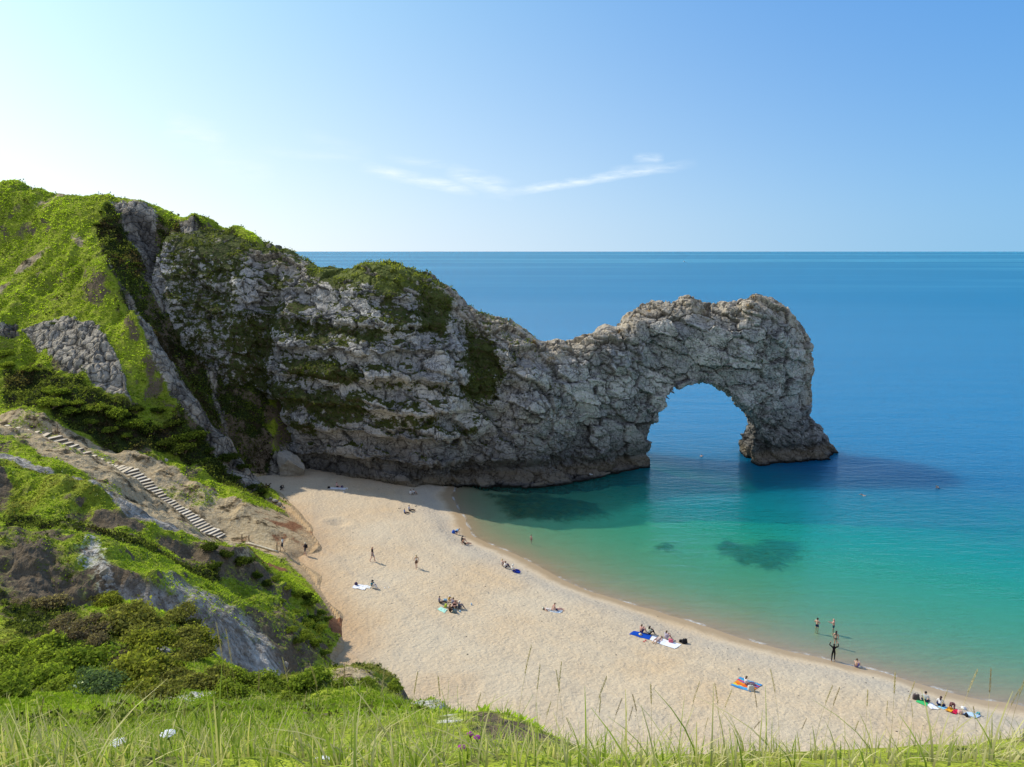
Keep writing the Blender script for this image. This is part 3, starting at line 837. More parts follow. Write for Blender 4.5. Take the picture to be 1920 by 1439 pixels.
def sea_material():
    m, nt = new_mat("sea_water"); g = NT(nt)
    geo = g.n('ShaderNodeNewGeometry'); pos = geo.outputs['Position']
    dep = g.nt_attr('depth').outputs['Fac']
    dist = g.n('ShaderNodeVectorMath', {0: pos}, operation='LENGTH').outputs['Value']
    ab = lambda k: g.math('EXPONENT', g.math('MULTIPLY', dep, -k))
    T = g.n('ShaderNodeCombineColor', {0: ab(.62), 1: ab(.12), 2: ab(.20)}).outputs[0]
    T = g.mix(g.mapr(dep, 4.5, 9.0), T, (0, 0, 0))
    trans = g.n('ShaderNodeBsdfTransparent', {0: T})
    amt = g.math('SUBTRACT', 1.0, ab(.22))
    far = g.mapr(dep, 2.2, 6.5)
    scat = g.mix(far, g.mix(g.mapr(dep, .3, 3.0), (0.05, 0.35, 0.22), (0.003, 0.31, 0.32)), (0.003, 0.16, 0.33))
    sxy = g.n('ShaderNodeSeparateXYZ', {0: pos})
    ly = g.math('LOGARITHM', g.math('MAXIMUM', sxy.outputs[1], 10.0), 2.718)
    lanes = g.noise(g.n('ShaderNodeCombineXYZ', {0: g.math('DIVIDE', sxy.outputs[0], g.math('ADD', g.math('MULTIPLY', sxy.outputs[1], 1.1), 50.0)), 1: g.math('MULTIPLY', ly, 4.2), 2: 0.0}).outputs[0], 1.0, 4, .6)
    scat = g.mix(g.math('MULTIPLY', g.mapr(dist, 200, 3000), .75), scat, g.mix(g.mapr(lanes, .45, .62), (0.008, 0.175, 0.32), (0.06, 0.31, 0.46)))
    scm = g.mix(amt, (0, 0, 0), scat)
    diff = g.n('ShaderNodeSubsurfaceScattering', {'Color': scm, 'Scale': 14.0, 'Radius': (.6, 1.0, 1.0)}, falloff='BURLEY')
    body = g.n('ShaderNodeAddShader', {0: trans, 1: diff})
    w1 = g.noise(g.n('ShaderNodeMapping', {'Vector': pos, 'Rotation': (0, 0, R(-12)), 'Scale': (.28, .9, 1)}).outputs[0], 1.0, 4, .6, .4)
    w2 = g.noise(g.n('ShaderNodeMapping', {'Vector': pos, 'Rotation': (0, 0, R(14)), 'Scale': (.9, 2.4, 1)}).outputs[0], 1.0, 3, .6)
    w3 = g.noise(g.n('ShaderNodeMapping', {'Vector': pos, 'Rotation': (0, 0, R(-5)), 'Scale': (.03, .10, 1)}).outputs[0], 1.0, 3, .5)
    calm = g.math('MULTIPLY', g.mapr(dep, 0.1, 5.0, .28, 1.0), g.mapr(dist, 80, 600, 1, .8))
    hgt = g.math('MULTIPLY', g.math('ADD', g.math('ADD', g.math('MULTIPLY', w1, .22), g.math('MULTIPLY', w2, .07)), g.math('MULTIPLY', w3, .5)), calm)
    bump = g.n('ShaderNodeBump', {'Strength': 1.0, 'Distance': 1.0, 'Height': hgt}).outputs[0]
    gl = g.n('ShaderNodeBsdfGlossy', {0: (1, 1, 1, 1), 'Roughness': .08, 'Normal': bump})
    fr = g.n('ShaderNodeFresnel', {'IOR': 1.33, 'Normal': bump}).outputs[0]
    fr = g.math('MINIMUM', g.math('MULTIPLY', fr, .9), g.mapr(dist, 150, 700, .36, .20))
    fo = g.noise(g.n('ShaderNodeMapping', {'Vector': pos, 'Scale': (.35, .35, 1)}).outputs[0], 1.0, 4, .6)
    fo2 = g.noise(pos, 3.5, 3, .7)
    foam = g.math('MULTIPLY', g.math('MULTIPLY', g.mapr(dep, .045, .02), g.mapr(dep, .0, .012)), g.math('MULTIPLY', g.mapr(fo, .46, .58), g.mapr(fo2, .3, .55)))
    out = g.n('ShaderNodeMixShader', {0: fr, 1: body, 2: gl})
    out = g.n('ShaderNodeMixShader', {0: g.math('MULTIPLY', foam, .55), 1: out, 2: g.n('ShaderNodeBsdfDiffuse', {0: (.85, .86, .84, 1)})})
    g.n('ShaderNodeOutputMaterial', {0: out})
    return m

ROCK = rock_material(); HILL = hill_material(); SAND = sand_material(); SEA = sea_material()
# ================================================================== ground meshes
# --- rock
cliff = split_mesh("cliff", fcx < CUT, ROCK)
tag(cliff, kind='structure')
arch = split_mesh("sea_arch", fcx >= CUT, ROCK)
tag(arch, "grey limestone arch with a tall opening standing in blue water at the cliff end", "rock arch")

# --- hillside
ys = rows(-2.0, 203.0, 0.055, 0.0036)
X, Y = fan(-1.02, 0.98, 840, ys)
hp = hill_parts(X, Y)
Zh = hill_z(X, Y, hp); Zb = beach_z(X, Y)
HZ0 = Zh.copy()
e_ = 0.25
sx = np.gradient(Zh, axis=1) / np.maximum(np.gradient(X, axis=1), 1e-6)
sy = (np.gradient(Zh, axis=0) - sx * np.gradient(X, axis=0)) / np.maximum(np.gradient(Y, axis=0), 1e-6)
slope = np.sqrt(sx ** 2 + sy ** 2)
nearw = sstep(6, 11, Y)
jx = X + 0.9 * fbm2(X * .4, Y * .4, 3, 101); jy = Y + 0.9 * fbm2(X * .4 + 7, Y * .4, 3, 102)
def reg(pts, soft=0.5, proj=True):
    s = poly_sd(jx, jy, poly_g(pts) if proj else pts)
    return sstep(soft, -soft, s)
def line(pts, w):
    d, _ = seg_dist(jx, jy, poly_g(pts)); return np.exp(-(d / w) ** 2)
nlo = fbm2(X * .07, Y * .07, 3, 103); nmid = fbm2(X * .3, Y * .3, 3, 104)
rock = reg([(40, 628), (110, 604), (175, 612), (205, 640), (222, 680), (250, 762), (215, 745), (150, 706), (90, 668)], .35)
slab_only = rock.copy()
rock = np.maximum(rock, .85 * reg([(190, 500), (222, 525), (255, 580), (300, 640), (360, 730), (425, 815), (500, 890), (480, 930), (435, 880), (350, 780), (285, 690), (240, 600)], .9))
rock = np.maximum(rock, .75 * reg([(195, 372), (292, 384), (300, 470), (322, 530), (310, 580), (282, 540), (262, 470), (225, 410)], .8))
rock = np.maximum(rock, .8 * reg([(336, 402), (372, 410), (358, 480), (338, 475)], .6))
rock = np.maximum(rock, .75 * reg([(378, 590), (412, 630), (408, 720), (440, 800), (425, 805), (392, 700)], .7))
rock = np.maximum(rock, .7 * reg([(418, 450), (470, 455), (470, 560), (462, 700), (440, 700), (428, 560)], .7))
rock = np.maximum(rock, .8 * reg([(0, 610), (30, 612), (40, 640), (0, 640)], .5))
rock = np.maximum(rock, .75 * reg([(500, 830), (540, 835), (590, 890), (520, 905)], .5))
dirt = np.maximum(reg([(0, 775), (60, 782), (150, 820), (260, 858), (350, 905), (430, 935), (500, 950), (560, 968), (600, 1000), (545, 1035), (470, 1020), (430, 1020), (380, 1018), (300, 985), (215, 945), (180, 905), (80, 860), (0, 822)], .6),
                  np.exp(-(hp['steps'] / 1.5) ** 4))
dirt = np.maximum(dirt, .8 * line([(75, 385), (120, 365), (185, 362), (255, 374)], 2.0)); dirt = np.maximum(dirt, .8 * line([(0, 530), (50, 495), (80, 480)], 1.2)); dirt = np.maximum(dirt, .75 * line([(0, 560), (40, 520)], 0.8))
dirt = np.maximum(dirt, .8 * line([(130, 445), (150, 462)], 1.0))
dirt = np.maximum(dirt, .6 * line([(445, 1020), (470, 1050), (450, 1075)], .7))
dirt = np.maximum(dirt, .75 * reg([(620, 1262), (690, 1255), (740, 1300), (640, 1300)], .6))
mc = survey(548, 985, Y=92.5); mdd = np.hypot(jx - mc[0], jy - mc[1])
mound = sstep(10.0, 6.5, mdd)
dirt = np.maximum(dirt, .95 * mound)
dirt = np.maximum(dirt, .9 * sstep(1.0, .25, Zh - Zb) * (Y > 40))
dirt *= 0.55 + 0.45 * np.maximum(sstep(-.35, .05, nmid), np.maximum(mound, sstep(1.0, .25, Zh - Zb)))
red = .78 * reg([(490, 960), (520, 952), (550, 968), (580, 990), (560, 998), (530, 988)], 1.8); red = np.maximum(red, .42 * mound * sstep(-.1, .3, fbm2(X * .5, Y * .5, 3, 143)))
red = np.maximum(red, .5 * reg([(495, 1010), (545, 1000), (530, 1030)], .4)); red = np.maximum(red, .8 * reg([(620, 1150), (650, 1160), (645, 1195), (620, 1185)], .3))
red = np.maximum(red, .8 * reg([(470, 1062), (500, 1046), (540, 1062), (510, 1072)], .3))
clay = np.exp(-((hp['rav'] + 1.0 * fbm2(X * .5, Y * .5, 2, 105)) / 3.4) ** 2) * sstep(0.0, 0.8, hp['ravt'])
clay = np.maximum(clay, .62 * reg([(0, 1005), (60, 1002), (125, 1032), (170, 1100), (140, 1150), (60, 1125), (0, 1095)], .6))
clay = np.maximum(clay, reg([(140, 895), (200, 918), (235, 960), (300, 985), (370, 1020), (330, 1018), (250, 985), (170, 950), (120, 920)], .5))
clay = np.maximum(clay, .9 * reg([(0, 848), (60, 872), (110, 898), (60, 895), (0, 875)], .5))
clay = np.maximum(clay, reg([(270, 1185), (320, 1170), (330, 1230), (290, 1240)], .4) * .8)
dk = .8 * reg([(0, 1000), (70, 998), (130, 1035), (180, 1105), (150, 1150), (60, 1125), (0, 1100)], 1.8)  # brown bank, its colour darkened further for the shade it lies in
rf = poly_sd(jx, jy, [survey(px, py, Y=Y)[:2] for px, py, Y in [(290, 1092, 54), (385, 1088, 57), (430, 1105, 57), (480, 1155, 57), (545, 1225, 55), (570, 1275, 53), (540, 1285, 48), (470, 1235, 48), (385, 1170, 48), (300, 1130, 48)]])
clay = np.maximum(clay, .64 * sstep(1.8, -1.8, rf))
chalk = np.maximum(.62 * reg([(128, 1028), (180, 1020), (205, 1055), (230, 1105), (190, 1098), (150, 1060)], 1.6), reg([(470, 1180), (545, 1245), (555, 1275), (520, 1262)], .4) * .8)
chalk = np.maximum(chalk, .7 * line([(165, 925), (215, 940), (280, 985)], .6))
chalk = np.maximum(chalk, .65 * line([(285, 1125), (330, 1140)], .6))
chalk = np.maximum(chalk, .62 * np.exp(-(((Y - 17) / 6.5) ** 2)) * sstep(.05, .4, fbm2(X * .45, Y * .45, 3, 133)) * (X > -9))
chalk = np.maximum(chalk, .7 * reg([(820, 1345), (890, 1350), (900, 1362), (830, 1362)], .3))
scrub = reg([(275, 385), (370, 402), (440, 432), (480, 470), (520, 880), (505, 925), (470, 935), (330, 855), (230, 850), (120, 800), (0, 760), (0, 690), (60, 680), (150, 715), (250, 770), (300, 790), (330, 760), (270, 640), (205, 520), (180, 450), (190, 385)], 1.0)
scrub = np.maximum(scrub, .9 * line([(30, 985), (150, 1000), (300, 1035), (390, 1060)], 1.6) * (Y < 75))  # dark scrub band, also painting in the shadow below the spur crest
scrub = np.maximum(scrub, reg([(0, 1110), (120, 1130), (210, 1190), (280, 1260), (180, 1260), (60, 1190), (0, 1180)], .8) * .85)
scrub *= 0.62 + 0.38 * sstep(-.3, .1, nmid)
steep = sstep(1.15, 1.7, slope) * (1 - sstep(60, 100, Y) * .35) * sstep(5, 15, Y) * (X < 6 + Y * .02)
brow = poly_sd(X, Y, [survey(px, py, Y=Y_)[:2] for px, py, Y_ in [(330, 1120, 48), (400, 1160, 47.5), (470, 1235, 47), (540, 1290, 44), (480, 1290, 40), (410, 1240, 42), (345, 1175, 44)]])
steep = np.maximum(steep, .9 * sstep(.8, -.8, brow + nmid))
steep = np.maximum(steep, .75 * np.exp(-((hp['crestA'] - 2.6) / 1.2) ** 2) * (Y < 76) * sstep(-.3, .2, nlo + nmid))  # brown soil edge that also paints the shadow under the spur crest
steep = np.maximum(steep, dk * .8)
clay = clay * (1 - .75 * dk)
grass = np.ones_like(X) * (.62 + .33 * nearw)
grass -= 0.5 * sstep(.28, .5, nmid)
grass -= .55 * sstep(.05, .35, fbm2(X * .17 + 31, Y * .17, 4, 135)) * sstep(30, 42, Y) * (1 - sstep(85, 100, Y))
# pebbly rock relief (height only, so the ground function stays a height field)
rk = np.maximum(rock, 0)
f1, f2, cid_ = voronoi3((X / 2.1 + .25 * nmid).ravel(), (Y / 2.1).ravel(), (Zh / 1.7).ravel(), 33)
f1 = f1.reshape(X.shape); f2 = f2.reshape(X.shape); cid_ = cid_.reshape(X.shape)
crack_h = sstep(0, .16, f2 - f1)
Zh = Zh + rk * ((cid_ - .5) * .55 * crack_h - .35 * (1 - crack_h)) + slab_only * 0.5
Zh = Zh + dk * (.7 * fbm2(X * .7, Y * .7, 3, 141) + .25 * fbm2(X * 2.2, Y * 2.2, 2, 142))
Zh = Zh + scrub * 0.5 * fbm2(X * .8, Y * .8, 2, 107) * (1 - np.exp(-(hp['steps'] / 2) ** 2))
Vh = np.stack([X, Y, Zh], -1).reshape(-1, 3)
Fh = grid_faces(*X.shape)
keep = (((Zh > np.maximum(Zb - 0.6, -1.5)) & (X < 45 - .1 * Y)).ravel())[Fh].any(1)
Fh = Fh[keep]; used = np.unique(Fh); mp = np.full(len(Vh), -1); mp[used] = np.arange(len(used))
spd, spt = seg_dist(jx, jy, SPUR)
streak = np.where(slab_only > .3, .9, sstep(-.35, .35, fbm2(spd * .9 + 2, spt * 2.2, 3, 131) + .5 * nmid))
tdH, _ = seg_dist(jx, jy, TOE)
hattr = dict(toe=np.exp(-(tdH / 2.6) ** 2) * (Y > 57), streak=streak, grass=grass, scrub=scrub, rock=rock, clay=clay, dirt=dirt, red=red, chalk=chalk, steep=steep, crack=crack_h)
hill = mesh_np("hillside", Vh[used], mp[Fh], HILL, {k: np.clip(a, 0, 1).ravel()[used] for k, a in hattr.items()}, smooth=False)
tag(hill, kind='structure')

# --- beach and sea bed, one sheet
ysb = rows(25.0, 260.0, 0.16, 0.0026)
XB, YB = fan(-0.75, 1.05, 560, ysb)
dB = shore_d(XB, YB); ZB = beach_z(XB, YB, dB)
weed = np.zeros_like(XB)
def wp(pts, z): return [survey(px, py, z=z)[:2] for px, py in pts]
jx = XB + 1.4 * fbm2(XB * .3, YB * .3, 3, 121); jy = YB + 1.4 * fbm2(XB * .3 + 5, YB * .3, 3, 122)
for pts, z, w, bump in [([(925, 938), (1000, 930), (1060, 935), (1130, 940), (1138, 968), (1060, 985), (960, 985), (935, 965)], -1.5, .9, 1.0),
                        ([(903, 928), (945, 932), (955, 942), (915, 940)], -1.0, .9, .5),
                        ([(1215, 1035), (1250, 1028), (1278, 1040), (1270, 1060), (1225, 1058)], -3, .72, .7),
                        ([(1325, 1040), (1365, 1015), (1400, 1030), (1440, 1012), (1500, 1010), (1515, 1050), (1480, 1085), (1430, 1092), (1370, 1075)], -3, .80, .9),
                        ([(1010, 1000), (1060, 1005), (1090, 1018), (1040, 1015)], -2, .45, 0), ([(1180, 1030), (1210, 1032), (1200, 1044)], -3, .5, 0)]:
    s = poly_sd(jx, jy, wp(pts, z)); m_ = sstep(1.6, -2.2, s)
    weed = np.maximum(weed, m_ * w); ZB = ZB + m_ * bump * (0.5 + 0.5 * fbm2(XB * .5, YB * .5, 3, 124))
HB = hill_z(XB, YB) if False else None
stain = np.zeros_like(XB)
for pts, w in [([(520, 1000), (585, 985), (575, 1060), (600, 1110), (640, 1150), (655, 1170), (600, 1130), (530, 1060)], 1.0), ([(560, 970), (640, 1000), (600, 1060)], .35),
               ([(690, 1300), (760, 1240), (900, 1230), (870, 1270), (760, 1310)], .25), ([(640, 1150), (720, 1120), (680, 1190)], .35)]:
    stain = np.maximum(stain, w * sstep(2.0, -2.0, poly_sd(jx, jy, wp(pts, 3.5))))
tdB, _ = seg_dist(XB + .9 * fbm2(XB * .4, YB * .4, 3, 127), YB, TOE)
stain = np.maximum(stain, .62 * np.exp(-(tdB / 3.2) ** 2))
# footprints and little pits in the shingle
ZB = ZB + sstep(2, 4, dB) * 0.035 * fbm2(XB * 2.0, YB * 2.0, 2, 126)
pit = survey(634, 960, z=3.2); dp = np.hypot(XB - pit[0], (YB - pit[1]))
ZB -= 0.45 * np.exp(-(dp / 1.0) ** 2); ZB += 0.14 * np.exp(-((dp - 2.1) / .7) ** 2)
VB = np.stack([XB, YB, ZB], -1).reshape(-1, 3)
beach = mesh_np("beach", VB, grid_faces(*XB.shape), SAND, dict(shore=dB.ravel(), weed=np.clip(weed, 0, 1).ravel(), stain=stain.ravel()))
tag(beach, kind='structure')

# --- sea
ysea = [30.0]
while ysea[-1] < 120000: ysea.append(ysea[-1] + 0.25 + max(0.006 * ysea[-1], 0))
ysea = np.array(ysea)
XS, YS = fan(-0.95, 1.25, 330, ysea, 8)
depth = np.maximum(0, -beach_z(XS, YS))
depth = depth + np.maximum(YS - 128, 0) * .16 * sstep(8, 24, XS)
depth = depth + np.maximum(YS - 140, 0) * .06 + np.maximum(YS - 175, 0) * .1
depth = np.minimum(depth, 40)
VSs = np.stack([XS, YS, np.zeros_like(XS)], -1).reshape(-1, 3)
FS = grid_faces(*XS.shape)
k = (shore_d(XS, YS) < 3.0).ravel() | (YS > 165).ravel()
FS = FS[k[FS].any(1)]
used = np.unique(FS); mp = np.full(len(VSs), -1); mp[used] = np.arange(len(used))
sea = mesh_np("sea", VSs[used], mp[FS], SEA, dict(depth=depth.ravel()[used]))
tag(sea, kind='structure')
# ================================================================== vegetation
def foliage_material(name, trans=.45):
    m, nt = new_mat(name); g = NT(nt)
    c = g.nt_attr('tint').outputs['Color']
    d = g.n('ShaderNodeBsdfDiffuse', {0: c}); t = g.n('ShaderNodeBsdfTranslucent', {0: g.mix(1.0, c, (1.15, 1.2, .7), 'MULTIPLY')})
    g.n('ShaderNodeOutputMaterial', {0: g.n('ShaderNodeMixShader', {0: trans, 1: d, 2: t})})
    return m

LEAF = foliage_material("leaves", .55); BLADE = foliage_material("grass_blades")
def lerp(a, b, t): return np.asarray(a)[None] * (1 - t[:, None]) + np.asarray(b)[None] * t[:, None]


def tuft_tris(P, size, col, k=6, up=1.0, spread=.6, width=.2, seed=0, leafy=False):
    r = np.random.default_rng(seed); n = len(P)
    P = np.repeat(P, k, 0); s = np.repeat(size, k); c = np.repeat(col, k, 0); m = n * k
    a = r.uniform(0, 2 * math.pi, m)
    d = np.stack([np.cos(a), np.sin(a), np.zeros(m)], 1); pr = np.stack([-np.sin(a), np.cos(a), np.zeros(m)], 1)
    if leafy:
        ctr = P + r.normal(0, .33, (m, 3)) * s[:, None] + np.array([0, 0, .35]) * s[:, None]
        u = r.normal(0, 1, (m, 3)); u /= np.linalg.norm(u, axis=1, keepdims=True)
        v = np.cross(u, r.normal(0, 1, (m, 3))); v /= np.linalg.norm(v, axis=1, keepdims=True)
        w = s[:, None] * width
        A = ctr - u * w - v * w * .6; B = ctr + u * w - v * w * .6; T = ctr + v * w * 1.1
    else:
        b = P + d * (r.uniform(0, .35, m) * s)[:, None] - np.array([0, 0, .12]) * s[:, None]
        A = b - pr * (s * width)[:, None]; B = b + pr * (s * width)[:, None]
        T = b + d * (s * spread * r.uniform(.1, 1, m))[:, None] + np.array([0, 0, 1.0]) * (s * up * r.uniform(.55, 1.2, m))[:, None]
    V = np.stack([A, B, T], 1).reshape(-1, 3)
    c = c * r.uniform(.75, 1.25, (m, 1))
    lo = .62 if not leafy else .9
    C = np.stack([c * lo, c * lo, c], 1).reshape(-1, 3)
    return V, np.arange(m * 3).reshape(-1, 3), C


def join(parts):
    Vs, Fs, Cs = [], [], []; o = 0
    for V_, F_, C_ in parts:
        Vs.append(V_); Fs.append(F_ + o); Cs.append(C_); o += len(V_)
    return np.concatenate(Vs), np.concatenate(Fs), np.concatenate(Cs)


# --- sample points over the hillside
nr, nc = X.shape
G3 = Vh.reshape(nr, nc, 3)
qa = G3[:-1, :-1]; qb = G3[:-1, 1:]; qc = G3[1:, 1:]; qd = G3[1:, :-1]
area = 0.5 * np.linalg.norm(np.cross(qc - qa, qd - qb), axis=2)
ctr = (qa + qc) / 2
def cellv(a): return (a[:-1, :-1] + a[1:, 1:]) / 2
vis = (cellv(Zh) > cellv(Zb) - .1) & (ctr[..., 1] < 154)
tanx = ctr[..., 0] / (np.maximum(ctr[..., 1], 0) + 8)
vis &= (tanx > -.82)
def sample(w, dens, seed):
    r = np.random.default_rng(seed)
    lam = area * dens * w * vis
    n = r.poisson(np.clip(lam, 0, 50)); ii, jj = np.nonzero(n); k = n[ii, jj]
    ii = np.repeat(ii, k); jj = np.repeat(jj, k)
    u = r.random(len(ii))[:, None]; v = r.random(len(ii))[:, None]
    p = (qa[ii, jj] * (1 - u) + qb[ii, jj] * u) * (1 - v) + (qd[ii, jj] * (1 - u) + qc[ii, jj] * u) * v
    return p, ii, jj

bare = 1 - np.clip(np.maximum.reduce([rock * 1.0, dirt * .95, clay * .95, chalk, red, steep * .8]), 0, 1)
g_w = np.clip(cellv(grass * bare), 0, 1); s_w = np.clip(cellv(scrub * (1 - rock) * (1 - dirt)), 0, 1)
g_w = np.clip((g_w - .25) / .5, 0, 1) * (1 - s_w); s_w = np.clip((s_w - .3) / .4, 0, 1)
Dc = np.maximum(ctr[..., 1], 1.0)
size_f = np.clip(.06 + .0028 * Dc, .10, .40)
parts = []
p, ii, jj = sample(g_w * (Dc > 7), 1.15 / size_f ** 2, 201)
t = np.clip(.5 + .8 * fbm2(p[:, 0] * .25, p[:, 1] * .25, 3, 203) + rng.normal(0, .18, len(p)), 0, 1)
dry = sstep(.15, .5, fbm2(p[:, 0] * .16 + 3, p[:, 1] * .16, 3, 204)) * np.where(p[:, 1] > 100, .30, .9)
c = lerp((.26, .38, .03), (.68, .86, .08), t); c = c * (1 - dry[:, None]) + lerp((.26, .23, .06), (.42, .37, .13), t) * dry[:, None]
parts.append(tuft_tris(p, size_f[ii, jj] * rng.uniform(.6, 1.3, len(p)), c, 5, .48, .9, .22, 205))
p, ii, jj = sample(np.maximum(s_w, .10 * g_w * (cellv(nmid) > .1)) * (Dc > 9), .8 / size_f ** 2, 211)
t = np.clip(.5 + .9 * fbm2(p[:, 0] * .3, p[:, 1] * .3, 3, 213) + rng.normal(0, .2, len(p)), 0, 1)
br = sstep(.1, .4, fbm2(p[:, 0] * .2 + 13, p[:, 1] * .2, 3, 214))
c = lerp((.045, .062, .018), (.20, .235, .05), t); c = c * (1 - br[:, None]) + lerp((.05, .04, .022), (.13, .10, .05), t) * br[:, None]
parts.append(tuft_tris(p, 1.35 * size_f[ii, jj] * rng.uniform(.6, 1.4, len(p)), c, 6, width=.26, seed=215, leafy=True))
# plants on the rock ledges
fa = np.linalg.norm(np.cross(Vd[F[:, 2]] - Vd[F[:, 0]], Vd[F[:, 3]] - Vd[F[:, 1]]), axis=1) * .5
fv = ridge_attrs['veg'][F].mean(1); fl = ridge_attrs['lush'][F].mean(1); fn = N2[F].mean(1)
prob = np.clip((fv - .28) / .3, 0, 1) * sstep(-.1, .3, fbm3(V[F[:, 0], 0] * .7, V[F[:, 0], 1] * .7, V[F[:, 0], 2] * .7, 3, 228)) * (fn[:, 1] < .5) * (V[F[:, 0], 2] > 3.5)
nf = np.random.default_rng(221).poisson(fa * 5.0 * prob); fi = np.repeat(np.arange(len(F)), nf)
bw = np.random.default_rng(222).dirichlet((1, 1, 1, 1), len(fi))
p = (Vd[F[fi]] * bw[..., None]).sum(1) + fn[fi] * .05
t = np.clip(.45 + .9 * fbm3(p[:, 0] * .4, p[:, 1] * .4, p[:, 2] * .4, 3, 223) + rng.normal(0, .2, len(p)), 0, 1)
c = lerp((.05, .065, .018), (.16, .195, .04), t); l_ = fl[fi][:, None]; c = c * (1 - l_) + lerp((.16, .20, .03), (.38, .40, .08), t) * l_
parts.append(tuft_tris(p, .40 * rng.uniform(.6, 1.4, len(p)), c, 4, width=.3, seed=225, leafy=True))
gv, gf, gc = join(parts)
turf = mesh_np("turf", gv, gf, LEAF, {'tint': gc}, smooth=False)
tag(turf, "green grass and low scrub covering the slopes and rock ledges", "grass", kind='stuff')

# --- long grass at the camera's feet: curved blades
def blades(P, h, w, bend, az, col, tipcol, segs=4):
    n = len(P); d = np.stack([np.cos(az), np.sin(az), np.zeros(n)], 1); pr = np.stack([-np.sin(az), np.cos(az), np.zeros(n)], 1)
    rows_ = []; cols_ = []
    for i in range(segs + 1):
        f = i / segs
        c_ = P + d * (bend * h * f ** 1.8)[:, None] + np.array([0, 0, 1]) * (h * (f - .32 * bend * f ** 2))[:, None]
        ww = (w * (1 - f) ** .7 + .0006)[:, None]
        rows_.append(np.stack([c_ - pr * ww, c_ + pr * ww], 1))
        cc = (col * (.55 + .45 * min(1, f * 2.2)) * (1 - f * .5) + tipcol * f * .5); cols_.append(np.stack([cc, cc], 1))
    Vb_ = np.stack(rows_, 1).reshape(-1, 3); Cb = np.stack(cols_, 1).reshape(-1, 3)
    k = 2 * (segs + 1); b = np.arange(n)[:, None] * k
    f_ = np.concatenate([np.stack([b + 2 * i, b + 2 * i + 1, b + 2 * i + 3, b + 2 * i + 2], -1) for i in range(segs)], 1).reshape(-1, 4)
    return Vb_, f_, Cb

r = np.random.default_rng(301)
dens = np.clip(1300 / np.maximum(Dc, 2.2) ** 1.05, 20, 640)
p, ii, jj = sample((Dc > 1.5) * (Dc < 11.0) * np.where(ctr[..., 0] > -.1 * ctr[..., 1], .42, .9) * (np.abs(tanx) < .8) * (.35 + .65 * np.clip(cellv(fbm2(X * 1.1, Y * 1.1, 3, 305)) * 2 + .6, 0, 1)), dens, 302)
n = len(p); Yp = np.maximum(p[:, 1], 1.6)
patch = fbm2(p[:, 0] * .7, p[:, 1] * .7, 3, 303)
rightness = sstep(-.15, .5, p[:, 0] / (Yp + 1))
h = (.09 + .12 * r.random(n) ** 1.6 + .17 * (r.random(n) > .94)) * (1 + .35 * patch) * (.92 - .2 * rightness)
t = np.clip(.5 + .6 * patch + r.normal(0, .22, n), 0, 1)
pale = (r.random(n) < (.46 + .44 * rightness))[:, None]
c = lerp((.19, .26, .03), (.42, .50, .09), t); c = np.where(pale, lerp((.46, .42, .18), (.72, .64, .34), t), c)
bl = blades(p, h, .0022 + .0026 * r.random(n), np.clip(r.normal(.55, .35, n), .05, 1.5), r.uniform(0, 2 * math.pi, n), c, c * 1.15 + .02)
lg = mesh_np("long_grass", bl[0], bl[1], BLADE, {'tint': bl[2]}, smooth=True)
tag(lg, "long pale green grass blades along the front brink", "grass", kind='stuff')

# tussocks on the slope just below the brink
p, ii, jj = sample((Dc > 8.5) * (Dc < 30) * g_w * np.clip(cellv(fbm2(X * .8, Y * .8, 3, 321)) * 2.5 + .4, 0, 1), 34, 322)
n = len(p); r = np.random.default_rng(323)
patch = fbm2(p[:, 0] * .5, p[:, 1] * .5, 3, 324)
h = (.14 + .20 * r.random(n) ** 1.5) * (1 + .5 * patch)
t = np.clip(.5 + .7 * patch + r.normal(0, .22, n), 0, 1); pale = (r.random(n) < .42)[:, None]
c = lerp((.12, .17, .03), (.42, .47, .10), t); c = np.where(pale, lerp((.36, .33, .15), (.62, .56, .32), t), c)
bl = blades(p, h, .006 + .006 * r.random(n), np.clip(r.normal(.6, .35, n), .05, 1.4), r.uniform(0, 2 * math.pi, n), c, c * 1.1 + .01, 3)
ts = mesh_np("tussock_grass", bl[0], bl[1], BLADE, {'tint': bl[2]}, smooth=True)
tag(ts, "tussocks of pale grass on the slope below the brink", "grass", kind='stuff')
# ================================================================== small helpers for things
_mats = {}
def paint(name, c, rough=.75, spec=.2, var=.12, scale=30.0, trans=0):
    """plain material with a little procedural mottling"""
    key = (name, tuple(c))
    if key in _mats: return _mats[key]
    m, nt = new_mat(name); g = NT(nt)
    co = g.n('ShaderNodeTexCoord').outputs['Object']
    n = g.noise(co, scale, 3, .6)
    col = g.mix(g.mapr(n, .3, .7), tuple(v * (1 - var) for v in c), tuple(min(1, v * (1 + var)) for v in c))
    principled(g, col, rough, g.n('ShaderNodeBump', {'Strength': .25, 'Distance': .01, 'Height': n}).outputs[0], spec)
    _mats[key] = m
    return m


def empty(name, loc, rz=0.0):
    o = bpy.data.objects.new(name, None); o.empty_display_size = .3
    o.location = loc; o.rotation_euler = (0, 0, rz); COL.objects.link(o); return o


def obj_bm(name, bm, mat, parent=None, smooth=True, mats=None):
    me = bpy.data.meshes.new(name)
    for f in bm.faces: f.smooth = smooth
    bm.to_mesh(me); bm.free()
    for m in (mats or [mat]): me.materials.append(m)
    o = bpy.data.objects.new(name, me); COL.objects.link(o)
    if parent: o.parent = parent
    return o


